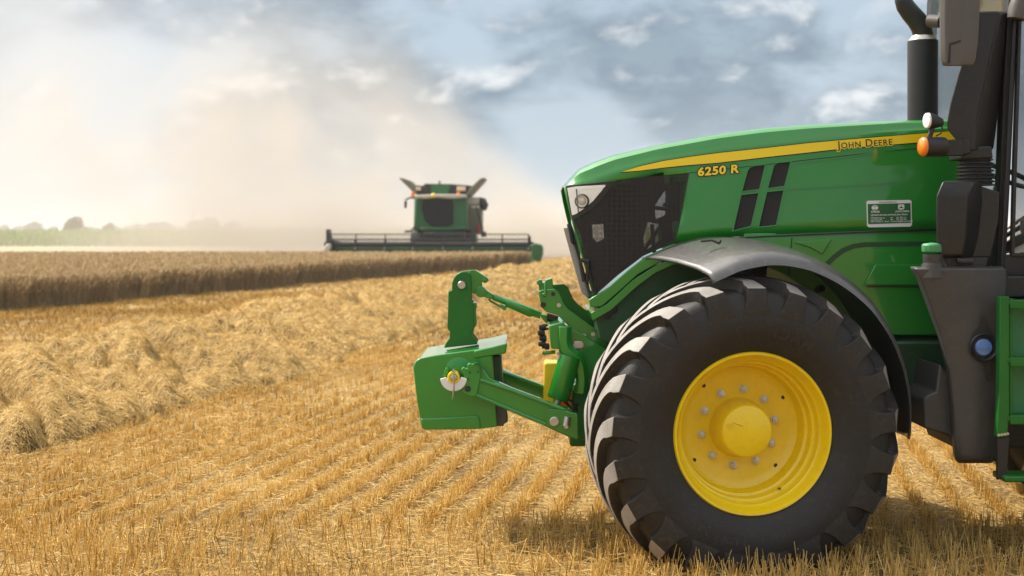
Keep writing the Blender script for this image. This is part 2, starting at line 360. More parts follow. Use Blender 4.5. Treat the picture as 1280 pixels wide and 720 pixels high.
ty = np.concatenate([np.arange(8.5, 30, .045), np.arange(30, 84, .12)]); tt = np.linspace(-SWW, SWW, 84)
Tt, Yy = np.meshgrid(tt, ty); wob = .18 * np.sin(Yy * .45) + .12 * np.sin(Yy * 1.1)
Hh = swath_h(Tt, Yy); Xx = SWA + SL * Yy + Tt + wob
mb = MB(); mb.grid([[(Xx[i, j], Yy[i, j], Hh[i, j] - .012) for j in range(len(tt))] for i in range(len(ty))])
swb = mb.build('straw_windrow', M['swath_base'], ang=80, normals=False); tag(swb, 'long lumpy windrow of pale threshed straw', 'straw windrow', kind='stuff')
B = []; V = []; Rr = []; T = []
for y0, y1, n, rd, lm in ((8.5, 20, 100000, .0025, .12), (20, 36, 64000, .0044, .17), (36, 84, 34000, .010, .26)):
    y = rng.uniform(y0, y1, n); t = rng.uniform(-1.03, 1.05, n) * SWW
    wb = .18 * np.sin(y * .45) + .12 * np.sin(y * 1.1); x = SWA + SL * y + t + wb; h = swath_h(t, y)
    e = .04; gx = (swath_h(t + e, y) - h) / e; gy = (swath_h(t, y + e) - h) / e
    a = rng.uniform(0, 6.283, n); l = lm * rng.uniform(.3, 1.2, n) * (1 if y0 < 30 else .7); dx = np.cos(a); dy = np.sin(a)
    dz = dx * gx * .7 + dy * gy * .7 + rng.normal(0, .24, n)
    B.append(np.stack([x - dx * l / 2, y - dy * l / 2, np.maximum(.004, h + rng.uniform(-.012, .022, n) - dz * l / 2)], 1))
    V.append(np.stack([dx * l, dy * l, dz * l], 1)); Rr.append(rd * rng.uniform(.6, 1.2, n)); T.append(rng.beta(2.2, 2.0, n))
o = strands('windrow_straw', np.concatenate(B), np.concatenate(V), np.concatenate(Rr), np.concatenate(T), M['swath'], 3); o.parent = swb; o['kind'] = 'stuff'

# standing wheat: dark mass with stalks and ears
YF = 76.5
ys = np.concatenate([np.arange(24, 50, .35), np.arange(50, YF + .01, .6)])
def crop_x(y): return crop_edge(y)
rows_ = []
for yv in ys:
    xe = float(crop_x(yv)); xl = -.36 * yv - 9
    xs_ = np.concatenate([np.linspace(xl, xe - 2.2, 14), np.linspace(xe - 2, xe - .25, 10)])
    top = .52 + .10 * fbm(xs_ * .8, np.full_like(xs_, yv * .8), 3)
    r = [(x, yv, z) for x, z in zip(xs_, top)] + [(xe - .12, yv, .40), (xe - .05, yv, .0)]
    rows_.append(r)
mb = MB(); mb.grid(rows_); last = rows_[-1]; mb.grid([last[:-2], [(x, y, 0) for x, y, z in last[:-2]]]); first = rows_[0]; mb.grid([first[:-2], [(x, y, 0) for x, y, z in first[:-2]]])
wh = mb.build('wheat_crop', M['wheat_base'], smooth=False); tag(wh, 'block of ripe brown wheat standing uncut', 'wheat crop', kind='stuff')
B = []; V = []; Rr = []; T = []
def wheat(x, y, h, r, lean):
    n = len(x); B.append(np.stack([x, y, np.zeros(n)], 1)); V.append(np.stack([rng.normal(0, lean, n) * h, rng.normal(0, lean, n) * h, h], 1)); Rr.append(r); T.append(np.clip(rng.beta(2, 2, n), 0, 1))
n = 46000; y = rng.uniform(24, YF, n); d = rng.exponential(.28, n); d = np.minimum(d, 1.6); wheat(crop_x(y) - d + rng.normal(0, .05, n), y, rng.uniform(.42, .80, n), .006 + .00012 * y * rng.uniform(.6, 1.3, n), .16)
n = 60000; y = np.sqrt(rng.uniform(24 ** 2, YF ** 2, n)); xl = -.36 * y - 6; xe = crop_x(y); x = xl + (xe - xl) * rng.random(n); wheat(x, y, rng.uniform(.56, .82, n), .007 + .00016 * y * rng.uniform(.6, 1.3, n), .15)
B = np.concatenate(B); V = np.concatenate(V); Rr = np.concatenate(Rr); T = np.concatenate(T)
k = (B[:, 0] < crop_x(B[:, 1]) + .12); B = B[k]; V = V[k]; Rr = Rr[k]; T = T[k]
eb = B + V * .86; ev = V * .16 + np.stack([rng.normal(0, .04, len(B)), rng.normal(0, .04, len(B)), np.zeros(len(B))], 1)
o = strands('wheat_stalks', B, V, Rr * .55, T * .8, M['wheat'], 3); o.parent = wh; o['kind'] = 'stuff'
o = strands('wheat_ears', eb, ev, Rr * 1.5, T, M['wheat'], 3, .5); o.parent = wh; o['kind'] = 'stuff'

# corn strip, far trees
n = 30000; y = rng.uniform(172, 190, n) + rng.exponential(9, n); x = rng.uniform(-100, 45, n); h = rng.uniform(1.4, 2.5, n) * (.88 + .25 * fbm(x * .1, y * .1, 2))
bz = rng.random(n) * .75 * h; o = strands('corn_field', np.stack([x, y, bz], 1), np.stack([rng.normal(0, .32, n), rng.normal(0, .32, n), (h - bz) * rng.uniform(.4, 1, n)], 1), rng.uniform(.05, .15, n), np.clip(rng.beta(2, 2, n) + (fbm(x * .08, y * .05, 3) - .4), 0, 1), M['corn'], 3, .3)
tag(o, 'strip of tall green corn beyond the wheat', 'corn field', kind='stuff')
def leaf_cloud(name, blobs, n, size, parent, m):
    w_ = np.array([b[3] ** 2 for b in blobs]); w_ = w_ / w_.sum(); k = rng.choice(len(blobs), n, p=w_); bl = np.array(blobs)[k]
    dv = rng.normal(0, 1, (n, 3)); dv /= np.linalg.norm(dv, axis=1, keepdims=True); rr = bl[:, 3:4] * rng.uniform(.45, 1.12, (n, 1)) ** .6
    c = bl[:, :3] + dv * rr * np.array([[1, 1, .85]]); v = rng.normal(0, 1, (n, 3)); v /= np.linalg.norm(v, axis=1, keepdims=True)
    org = np.array(origin_of(parent))[None] if parent is not None else 0
    o = strands(name, c - org, v * size * rng.uniform(.6, 1.4, (n, 1)), rng.uniform(.3, .6, n) * size, np.clip(rng.beta(2, 2, n) * .7 + dv[:, 2] * .12 + .15, 0, 1), m, 2, .8)
    if parent is not None: o.parent = parent
    return o
def tree(px, Y, wd, ht, label, cat='tree'):
    x = (px - CX) * Y / F; t = empty('field_tree', (x, Y, 0), label, cat, 'trees beyond the corn')
    mb = MB(); mb.tube([(x, Y, -.05), (x + .05 * wd, Y, ht * .3), (x, Y, ht * .62)], [wd * .05, wd * .035, wd * .015], 8)
    for a in range(5): mb.tube([(x, Y, ht * (.25 + .05 * a)), (x + math.cos(a * 2.4) * wd * .3, Y + math.sin(a * 2.4) * wd * .3, ht * (.5 + .05 * a))], [wd * .02, wd * .008], 6)
    mb.build('trunk', M['bark'], t)
    bl = [(x + random.uniform(-.33, .33) * wd, Y + random.uniform(-.3, .3) * wd, ht * random.uniform(.35, .74), wd * random.uniform(.12, .20)) for _ in range(11)] + [(x, Y, ht * .56, wd * .40), (x + .1 * wd, Y, ht * .80, wd * .22)]
    leaf_cloud('crown', bl, 2600, wd * .05, t, M['leaf'])
    return t
for a in ((93, 300, 5.0, 5.3, 'round bushy green tree rising over the corn'),
          (136, 330, 3.6, 4.2, 'smaller ragged tree right of the round bushy tree'),
          (42, 1050, 13, 8.6, 'hazy rounded tree near the left edge above the corn'),
          (190, 1150, 13, 9.0, 'small hazy tree, left one of a pair over the corn'),
          (203, 1150, 14, 9.4, 'small hazy tree, right one of a pair over the corn'),
          (243, 1250, 18, 10.5, 'hazy tree in front of the thin mast'),
          (262, 1250, 21, 13, 'broad hazy tree right of the thin mast'),
          (291, 1250, 18, 10, 'faint rightmost tree, half lost in the dust')): tree(*a)
for x_, y_, w_, h_, lb_ in ((14.0, -26, 7.5, 6.5, 'added leafy tree, out of view behind the camera, to reflect in the bonnet paint'), (-16, -60, 10, 8, 'added far leafy tree, out of view behind the camera, for paint reflections')):  # unseen trees, added to give the bonnet paint something to mirror
    t_ = tree(CX + x_ * F / y_, y_, w_, h_, lb_); t_['group'] = 'trees added behind the camera for reflections'
mb = MB(); X0 = (241 - CX) * 1200 / F; mb.tube([(X0, 1200, 0), (X0, 1200, 20)], [.5, .16], 8); mb.box((X0, 1200, 17), (1.6, .2, .2)); mb.box((X0, 1200, 18.8), (1.1, .2, .2)); mb.box((X0, 1200, .3), (1.6, 1.6, .6))
o = mb.build('radio_mast', M['bark']); tag(o, 'thin dark mast far off among the hazy trees', 'mast')
bl = []
for i in range(190):
    xx = rng.uniform(-700, 400); s = rng.uniform(2.4, 5.4) * (.7 + .9 * fbm(np.array([xx * .02]), np.array([3.]), 2)[0]); bl.append((xx, rng.uniform(1550, 1750), s * .7, s))
o = leaf_cloud('treeline', bl, 26000, 2.2, None, M['leaf']); tag(o, 'low far treeline along the horizon', 'treeline', kind='stuff')

# ---------------------------------------------------------------- tractor
YC = 8.79                                            # depth of the tractor's centre line (it stands square to the view, front wheels steered)
TR = empty('tractor', (1.25, YC, 0), 'big green farm tractor with yellow front wheel rim parked on the stubble', 'tractor')
ST = R(8.4); NW = Vector((math.sin(ST), -math.cos(ST), 0)); RW = Vector((math.cos(ST), math.sin(ST), 0)); UP = Vector((0, 0, 1))
AXZ = .74
def wheel_pt(c, n, r_, phi, rad, a):                 # phi from the top towards the rear, a outward along the axle
    return c + n * a + (UP * math.cos(phi) + r_ * math.sin(phi)) * rad
CARC = [(.425, .232), (.445, .252), (.48, .270), (.53, .295), (.585, .308), (.64, .307), (.69, .296), (.73, .283), (.757, .268), (.776, .235), (.788, .18), (.796, .10), (.800, 0)]
def make_wheel(parent, c, n, k=1.0, lugs=21, off=0., mirror=1):
    r_ = UP.cross(n); r_ = -r_ if r_.x < 0 else r_   # rear vector
    wh_ = MB()
    prof = [(r * k, a * k) for r, a in CARC] + [(r * k, -a * k) for r, a in CARC[-2::-1]]
    wh_.lathe(prof, c, n, UP, 120)
    def base_r(a):
        a = abs(a) / k; q = sorted((x, r) for r, x in CARC if r >= .756)
        return float(np.interp(a, [x for x, _ in q], [r for _, r in q])) * k
    dl = 2 * math.pi / lugs; lg = MB(); bm = lg.bm
    for side in (1, -1):
        for i in range(lugs):
            ph0 = off + dl * (i + (.5 if side < 0 else 0)); D = R(31)
            rows = []; K = 12
            for j in range(K + 1):
                p = j / K; a = (-.035 + .300 * p) * side * k
                ph = ph0 + D * (.15 * p + .85 * (1 - (1 - p) ** 1.55)) * .98
                wd = (.029 + .021 * p ** 2) * k; hgt = .048 * k
                rb = base_r(a) - .012; rt = base_r(a) + hgt * (1 if p < .97 else .92)
                if p < .04: rt -= .006
                dph = ((D / K) * (.15 + .85 * 1.55 * max(1 - p, 0) ** .55)); da = .300 / K * side * k; ds = dph * rb
                L_ = math.hypot(da, ds); tx, ty = da / L_, ds / L_       # along the lug; across = (-ty, tx)
                def pt(o_, rr): return wheel_pt(c, n, r_, ph + o_ * abs(tx) / rr * (1), rr, a - o_ * ty * (1 if side > 0 else -1) * .8)
                rows.append([pt(-wd * 1.30, rb), pt(-wd, rt), pt(wd, rt), pt(wd * 1.30, rb)])
            # shoulder: the bar runs down the upper sidewall
            ph = ph0 + D * .98
            for (rr, a, f, e, fl_) in ((.760, .286, 1.0, .027, 1.25), (.742, .293, 1.01, .022, 1.22), (.718, .300, 1.04, .0155, 1.2), (.695, .304, 1.12, .010, 1.18), (.674, .307, 1.26, .005, 1.14), (.655, .3085, 1.5, .0015, 1.08), (.640, .309, 1.8, -.004, 1.02)):
                wd = .050 * k * f; a = a * side * k; rr *= k
                rows.append([wheel_pt(c, n, r_, ph + .02 - wd * fl_ / rr, rr, a - .016 * side), wheel_pt(c, n, r_, ph + .02 - wd / rr, rr + e * k * .9, a + e * .6 * side * k), wheel_pt(c, n, r_, ph + .02 + wd / rr, rr + e * k * .9, a + e * .6 * side * k), wheel_pt(c, n, r_, ph + .02 + wd * fl_ / rr, rr, a - .016 * side)])
            v = [[bm.verts.new(q) for q in row] for row in rows]
            for x, y in zip(v, v[1:]):
                for j in range(3):
                    f_ = bm.faces.new((x[j], x[j + 1], y[j + 1], y[j]))
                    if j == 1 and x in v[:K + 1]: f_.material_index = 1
            bm.faces.new(v[0]); bm.faces.new(v[-1][::-1])
    for b_ in (wh_.bm, bm):
        for q in b_.verts:                          # the tyre sits flattened on the ground
            if q.co.z < .03: q.co.z = .004 + max(0, q.co.z + .10) * .2
    w0 = empty('wheel', (0, 0, 0), None, None); w0.parent = parent; w0.location = c - origin_of(parent)
    ty_ = wh_.build('tyre', M['rubber'], w0, ang=50); tr_ = lg.build('tread', M['lug'], w0, ang=45, bev=.013, seg=3); tr_.data.materials.append(M['worn_sunlit'])
    rim = MB(); g = lambda L_: [(r * k, (.247 + a) * k) for r, a in L_]
    rim.lathe(g([(.424, -.03), (.438, -.012), (.440, .0), (.434, .010), (.424, .008), (.416, -.006), (.408, -.03), (.398, -.052), (.390, -.06), (.384, -.10), (.378, -.108), (.368, -.112), (.364, -.165), (.358, -.172), (.349, -.176), (.345, -.225), (.335, -.25), (.315, -.263), (.29, -.27), (.10, -.27)]), c, n, UP, 96)
    bm2 = rim
    rim.build('rim', M['yellow'], w0, ang=28)
    vs_ = MB(); q = wheel_pt(c, n, r_, R(150), .372 * k, (.247 - .14) * k); vs_.tube([q, q + n * .05 * k - (q - c).normalized() * .012 * k], .006 * k, 8); vs_.build('valve', M['rod'], w0)
    hub = MB(); hub.lathe(g([(.168, -.272), (.160, -.262), (.158, -.25), (.143, -.115), (.139, -.104), (.130, -.098), (0, -.097)]), c, n, UP, 72)
    hub.build('hub', M['yellow'], w0, ang=40)
    for i in range(10):
        bo = MB()
        q = wheel_pt(c, n, r_, R(36 * i + 8), .212 * k, (.247 - .27) * k)
        bo.lathe([(.026 * k, 0), (.026 * k, .006), (.018 * k, .007), (.018 * k, .028), (.010 * k, .030), (.010 * k, .040), (0, .040)], q, n, UP, 6); bo.build('wheel_bolt', M['steel'], w0, ang=30)
    for a in (58, 135, 235, 320):
        ho = MB(); q = wheel_pt(c, n, r_, R(a), .305 * k, (.247 - .266) * k); ho.lathe([(.011 * k, 0), (.011 * k, .002), (0, .002)], q, n, UP, 12); ho.build('rim_hole', M['black'], w0)
    return w0, r_
CW = Vector((1.2535, 7.847, AXZ))
LUGOFF = R(3)
w_near, RWv = make_wheel(TR, CW, NW, 1.0, 21, LUGOFF)
CF = Vector((1.265, 2 * YC - 7.847, AXZ)); make_wheel(TR, CF, Vector((math.sin(R(3)) * -1, math.cos(R(3)), 0)), 1.0, 20, R(5))
# hub details and embossed sidewall letters
def text_mesh(s, size, bold=0., shear=0., spacing=1., small_caps=False, extrude=0.):
    cu = bpy.data.curves.new('txt', 'FONT'); cu.body = s; cu.size = size; cu.offset = bold; cu.shear = shear; cu.space_character = spacing; cu.extrude = extrude; cu.resolution_u = 4
    if small_caps:
        cu.small_caps_scale = .78
        for i, ch in enumerate(s):
            if ch.islower(): cu.body_format[i].use_small_caps = True
    o = bpy.data.objects.new('txt', cu); col.objects.link(o); dg = bpy.context.evaluated_depsgraph_get(); me = bpy.data.meshes.new_from_object(o.evaluated_get(dg))
    bpy.data.objects.remove(o); bpy.data.curves.remove(cu)
    return me
def place_text(name, me, fn, m, parent, maxlen=None):
    bm = bmesh.new(); bm.from_mesh(me)
    if maxlen:
        xs = [v.co.x for v in bm.verts]; k = min(xs) + maxlen
        while k < max(xs):
            bmesh.ops.bisect_plane(bm, geom=bm.verts[:] + bm.edges[:] + bm.faces[:], plane_co=(k, 0, 0), plane_no=(1, 0, 0)); k += maxlen
    for v in bm.verts: v.co = fn(v.co.x, v.co.y, v.co.z)
    q = MB(); q.bm.free(); q.bm = bm
    return q.build(name, m, parent, smooth=False, normals=False)
ty = [c for c in w_near.children if c.name.startswith('tyre')][0]
me = text_mesh('MACH', .085, .002, 0, 1.25)
place_text('sidewall_letters', me, lambda x, y, z: wheel_pt(CW, NW, RWv, R(214) - x / .56, .53 + y, .2965 + (y * .17) + .006), M['lug'], ty)
me = text_mesh('MACH', .085, .002, 0, 1.25)
place_text('sidewall_letters', me, lambda x, y, z: wheel_pt(CW, NW, RWv, R(34) - x / .56, .53 + y, .2965 + (y * .17) + .006), M['lug'], ty)
hub = [c for c in w_near.children if c.name.startswith('hub')][0]
mb = MB(); q = wheel_pt(CW, NW, RWv, R(-72), .105, .247 - .098); mb.lathe([(.018, 0), (.018, .005), (.013, .006), (.012, .002), (.007, .002), (.006, .007), (0, .007)], q, NW, UP, 16); mb.build('plug', M['yellow'], hub, ang=30)
mb = MB(); q = wheel_pt(CW, NW, RWv, R(-50), .072, .247 - .0975); mb.tube([q - RW * .026 + UP * .006, q + RW * .03 - UP * .012], .007, 8); mb.build('cast_mark', M['yellow'], hub)

# fender that turns with the near wheel
def fender_R(phi): return float(np.interp(math.degrees(phi), [-22, -5, 10, 30, 45, 60, 75, 95], [.985, 1.015, 1.02, 1.01, .99, .955, .93, .90]))
def lip(phi): return float(np.interp(math.degrees(phi), [-22, 0, 30, 60, 95], [.050, .055, .050, .028, .018]))
mb = MB(); rows = []
for i in range(65):
    f0 = i / 64; row = []
    for a, dr, lp in ((-.50, .018, 0), (-.46, .028, 0), (-.30, .034, 0), (-.12, .030, 0), (.10, .012, 0), (.18, -.006, 0), (.225, -.018, .1), (.25, -.024, .45), (.262, -.026, 1.0), (.256, -.026, 1.05)):
        ph0 = R(-24 + 8 * (a + .5) / .75 * 1.05); phi = ph0 + (R(93) - ph0) * f0
        drop = float(np.interp(math.degrees(phi), [-24, -10, 5, 20, 60, 95], [.105, .085, .045, .022, .0, 0])) * min(1, max(0, (a + .5) / .66))
        row.append(wheel_pt(CW, NW, RWv, phi, fender_R(phi) + dr - lp * lip(phi) - drop + .012, a))
    rows.append(row)
mb.grid(rows); fd = mb.build('fender', M['fender'], TR, ang=50, solid=.014, normals=False)
mb = MB(); q = wheel_pt(CW, NW, RWv, R(-11), 1.048, -.06)
mb.tube([q, q + Vector((.06, 0, .005)), q + Vector((.10, -.01, -.012))], .007, 6); mb.tube([q + Vector((.10, -.01, -.012)), q + Vector((.105, -.03, .004))], .006, 6); mb.build('fender_clip', M['black'], fd)
mb = MB(); mb.tube([wheel_pt(CW, NW, RWv, R(40), .98, -.40), wheel_pt(CW, NW, RWv, R(40), .93, -.52), CW - NW * .45 + Vector((.1, 0, .25))], .022, 8); mb.build('fender_bracket', M['black'], TR)
# front axle
mb = MB(); mb.box((1.26, YC, .66), (.24, 1.25, .22)); mb.box((1.26, YC - .62, .70), (.26, .22, .34)); mb.box((1.26, YC + .62, .70), (.26, .22, .34)); mb.box((1.3, YC, .86), (.5, .5, .3)); mb.build('front_axle', M['green_dark'], TR, bev=.02)

# ---- hood
HX = lambda px, Y=8.38: (px - CX) * Y / F
HZ = lambda py, Y=8.38: H - (py - HY) * Y / F
top_px = [(706, 233), (712, 226), (724.5, 211), (745, 201.5), (768, 193), (822, 180.5), (898, 166.5), (955, 159), (1010, 154.5), (1100, 149.8), (1210, 147)]
crs_px = [(706, 234), (712, 231), (740, 225), (768, 214), (822, 199.5), (898, 186.5), (955, 179.5), (1010, 174), (1100, 166.5), (1210, 159.5)]
bot_px = [(706, 235), (709, 250), (716, 279), (730, 330), (742, 371), (758, 359.5), (784, 338), (807, 319.5), (842, 303.5), (900, 297), (960, 293.5), (1080, 288.5), (1210, 284)]
def ip(tab, px): return float(np.interp(px, [t[0] for t in tab], [t[1] for t in tab]))
def hwx(px): return float(np.interp(px, [706, 709, 716, 728, 745, 775, 830, 900, 1000, 1210], [.285, .305, .328, .348, .364, .380, .397, .408, .418, .428]))
stat = sorted(set([706, 707.5, 709, 712, 716, 720, 726, 733, 738, 742, 745] + list(range(750, 1211, 10))))
ZTOP = {}
def section(px):
    X = HX(px); hw = hwx(px); zb, zc, zt = HZ(ip(bot_px, px)), HZ(ip(crs_px, px)), HZ(ip(top_px, px)); h = zt - zc
    side = [(hw, zb + (zc - zb) * t) for t in (0, .12, .25, .4, .55, .7, .85, .97)] + [(hw - .006, zc + .004)]
    up_ = [(hw - .008 - .022 * t, zc + .004 + (h * .70 - .004) * t) for t in (.15, .5, .85, 1)]
    arc = [(hw - .030 - .075 * t, zc + h * .70 + h * .30 * (1 - (1 - t) ** 1.5)) for t in (.06, .35, .65, 1)]
    cr = [(hw - .105 - (hw - .105) * t, zt + .012 * math.sin(R(90) * t)) for t in (.3, .65, 1)]
    half = side + up_ + arc + cr
    return [(X, YC - v, z) for v, z in half] + [(X, YC + v, z) for v, z in half[-2::-1]]
G_px = [(771, 225), (860, 216.5), (842.5, 303), (804, 320), (773, 343.5), (745, 368), (731, 329), (717, 279), (716, 270.5), (735, 260), (747, 245), (757, 231)]
def inside(poly, x, y):
    r_ = False; j = len(poly) - 1
    for i in range(len(poly)):
        if (poly[i][1] > y) != (poly[j][1] > y) and x < (poly[j][0] - poly[i][0]) * (y - poly[i][1]) / (poly[j][1] - poly[i][1]) + poly[i][0]: r_ = not r_
        j = i
    return r_
GI = [(787.5 + (x - 787.5) * .93, 280 + (y - 280) * .93) for x, y in G_px]
mb = MB(); secs = [section(p) for p in stat]; bm = mb.bm
vv = [[bm.verts.new(p) for p in s_] for s_ in secs]; nS = len(secs[0])
for i in range(len(stat) - 1):
    for j in range(nS - 1):
        jj = j if j < nS // 2 else nS - 2 - j
        if jj < 7:                                    # leave the grille openings free on both sides
            c = (Vector(secs[i][jj]) + Vector(secs[i][jj + 1]) + Vector(secs[i + 1][jj]) + Vector(secs[i + 1][jj + 1])) / 4
            cx = c.x * F / 8.38 + CX; cy = HY + (H - c.z) * F / 8.38
            if inside(GI, cx, cy): continue
        bm.faces.new((vv[i][j], vv[i][j + 1], vv[i + 1][j + 1], vv[i + 1][j]))
bmesh.ops.remove_doubles(bm, verts=bm.verts, dist=.0008)
hood = mb.build('hood', M['green'], TR, ang=18, solid=.006)
def S(px, py, off=.004, far=False):                   # a point of the hood side seen at photo position px, py
    Y = 8.38
    for _ in range(4):
        X = (px - CX) * Y / F; hp = X * F / 8.38 + CX; Y = YC - hwx(hp) - off
    return Vector(((px - CX) * Y / F, Y, H - (py - HY) * Y / F))
def curve_px(pts, n=6):                               # smooth closed outline through points? kept simple: straight pieces
    return pts
def surf(name, px, m, parent, off=.004, depth=.008, holes=(), step=9, fn=S, **kw):
    bm = bmesh.new(); edges = []
    for loop in [px] + list(holes):
        vs_ = [bm.verts.new((x, y, 0)) for x, y in loop]
        edges += [bm.edges.new((vs_[i], vs_[(i + 1) % len(vs_)])) for i in range(len(vs_))]
    bmesh.ops.triangle_fill(bm, use_beauty=True, use_dissolve=False, edges=edges)
    x0, x1 = min(p[0] for p in px), max(p[0] for p in px); k = math.floor(x0 / step) * step + step
    while k < x1:
        bmesh.ops.bisect_plane(bm, geom=bm.verts[:] + bm.edges[:] + bm.faces[:], plane_co=(k, 0, 0), plane_no=(1, 0, 0)); k += step
    if depth:
        r_ = bmesh.ops.extrude_face_region(bm, geom=bm.faces[:]); 
        for e in r_['geom']:
            if isinstance(e, bmesh.types.BMVert): e.co.z = 1
    for v in bm.verts: v.co = fn(v.co.x, v.co.y, off if v.co.z < .5 else off - depth)
    q = MB(); q.bm.free(); q.bm = bm
    return q.build(name, m, parent, **kw)
# grille screen, backing with gaps, headlight
gap1 = [(844.5, 226), (848, 244.5), (846, 258), (836, 251), (836, 260), (830.6, 269), (820, 274), (818, 258), (829, 241)]
gap2 = [(810, 277.5), (826, 281), (827, 299), (806, 314), (804, 297)]
gap3 = [(740, 281), (754, 280), (755, 298), (746, 303), (741, 297)]
surf('grille_screen', G_px, M['screen'], TR, .003, .003, smooth=False)
GB = [(790 + (x - 790) * 1.0, y) for x, y in G_px]
surf('grille_backing', GB, M['black'], TR, -.012, .02, holes=(gap1, gap2, gap3), smooth=False)
mb = MB()
for pts, yy in (([(829, 255), (846, 262)], 8.50), ([(800, 320), (829, 278)], 8.52), ([(806, 258), (836, 262)], 8.47), ([(815, 280), (818, 318)], 8.48)):
    mb.tube([P(*p, yy) for p in pts], .012, 8)
mb.build('hose', M['rod'], TR)
ring = lambda cx, cy, rx, ry, n=24: [(cx + rx * math.cos(2 * math.pi * i / n), cy + ry * math.sin(2 * math.pi * i / n)) for i in range(n)]
hl_out = [(707, 232), (771, 225.5), (763, 236), (750, 252), (737, 264), (716, 276), (712.5, 266)]
hl_in = [(709, 235), (720, 233), (757, 231), (752, 238.5), (741, 251.5), (731, 260), (720, 267.5), (715, 269)]
hl = surf('headlight', hl_out, M['plastic'], TR, .008, .012, bev=.002)
surf('reflector', hl_in, M['chrome'], hl, .010, .002, smooth=False)
surf('lamp_strip', [(715.5, 236), (757, 232.2), (755, 234.5), (716, 239)], M['decal_white'], hl, .013, .002, smooth=False)
mb = MB(); q = S(727.5, 251.5, .012); nn = Vector((-.35, -.94, 0)).normalized()
mb.lathe([(.044, -.004), (.044, .006), (.038, .010), (.036, .004), (.036, -.004)], q, nn, UP, 32); mb.build('lamp_ring', M['plastic'], hl, ang=40)
mb = MB(); mb.lathe([(.035, -.004), (.034, .002), (.024, -.001), (.020, .006), (.0, .012)], q, nn, UP, 32); mb.build('lamp', M['steel'], hl, ang=40)
surf('lamp_divider', [(719.5, 236), (721.3, 236), (724, 266), (722.3, 267)], M['rod'], hl, .0135, .002, smooth=False)
surf('lens', [(x, y) for x, y in hl_in], M['lens'], hl, .022, .002, smooth=False)
# nose grille: dark slatted strip across the slanted front
mb = MB(); rows = []
for t in np.linspace(0, 1, 14):
    px = 717.5 + (744 - 717.5) * t; py = ip(bot_px, px); hw = hwx(px) - .012
    rows.append([(HX(px - 2.0), YC - hw * math.cos(a), HZ(py + .8)) for a in np.linspace(.02, math.pi - .02, 17)])
for r_ in rows:
    for i, p in enumerate(r_): r_[i] = (p[0] - .035 * math.sin(math.pi * i / 16) ** .6, p[1], p[2])
mb.grid(rows); mb.build('nose_grille', M['vent'], TR, solid=.01)
mb = MB(); mb.plate([(709, 280), (712, 279), (717, 302), (716.5, 306), (713.5, 303)], 8.46, 8.56); mb.build('nose_marker', M['plastic'], TR, bev=.004)
mb = MB(); q = lambda x, y: P(x, y, 8.41)
mb.tube([q(726, 325), q(735.5, 326.5), q(735, 336), q(733.5, 352), q(729.5, 351), q(727, 336), q(725.5, 328)], [.012, .014, .014, .012, .012, .011, .012], 8); mb.tube([q(735, 333), q(739, 352), q(744, 370)], .010, 8); mb.build('hood_handle', M['plastic'], TR)
# yellow stripe with black edge, badge, maker's name
st_up = [(777, 215), (800, 207.8), (829, 201.3), (860, 196.4), (898, 191.3), (955, 185.3), (1010, 179), (1060, 174.5), (1120, 169.5), (1204, 162.6)]
st_lo = [(1204, 173.3), (1120, 180.2), (1060, 184.9), (1010, 190.6), (955, 196.6), (898, 203.3), (860, 206.3), (829, 209.5), (800, 213.2)]
surf('stripe_edge', [(775, 216.2)] + [(x, y - .9) for x, y in st_up[1:]] + [(x, y + 1.2) for x, y in st_lo], M['decal_black'], hood, .0025, .003, smooth=False)
surf('stripe', st_up + st_lo, M['decal_yellow'], hood, .004, .003, smooth=False)
def hood_text(name, s, px, py, slope, size, m, bold, off, wide=1., around=0, **k):
    me = text_mesh(s, size, bold, **k); ca, sa = math.cos(slope), math.sin(slope); out = []
    xs = sorted(v.co.x for v in me.vertices); gap = max((b - a, (a + b) / 2) for a, b in zip(xs, xs[1:]))[1]
    for side in (0, 1):                                # one lettering piece per word
        bm = bmesh.new(); ring_ = [(0, 0)] if not around else [(around * math.cos(i * math.pi / 4), around * math.sin(i * math.pi / 4)) for i in range(8)]
        for i, (ex, ey) in enumerate(ring_):
            b2 = bmesh.new(); b2.from_mesh(me)
            bmesh.ops.delete(b2, geom=[v for v in b2.verts if (v.co.x > gap) != bool(side)], context='VERTS')
            for v in b2.verts:
                x, y = v.co.x, v.co.y; v.co = S(px + ex + x * wide * ca + y * sa, py + ey + x * wide * sa - y * ca, off + .0001 * i)
            t_ = bpy.data.meshes.new('t'); b2.to_mesh(t_); b2.free(); bm.from_mesh(t_); bpy.data.meshes.remove(t_)
        q = MB(); q.bm.free(); q.bm = bm; q.build(name, m, hood, smooth=False, normals=False)
hood_text('badge_outline_lettering', '6250 R', 872, 219.8, -.085, 14.2, M['decal_black'], .5, .0045, 1.17, 1.3, shear=.12, spacing=1.08)
hood_text('badge_lettering', '6250 R', 872, 219.8, -.085, 14.2, M['decal_yellow'],   .5, .0065, 1.17, shear=.12, spacing=1.08)
hood_text('maker_outline_lettering', 'John Deere', 1047.5, 185.9, -.075, 13.2, M['decal_yellow'], .16, .0055, 1., 1.1, small_caps=True, spacing=1.10)
hood_text('maker_lettering', 'John Deere', 1047.5, 185.9, -.075, 13.2, M['decal_black'], .16, .007, small_caps=True, spacing=1.10)
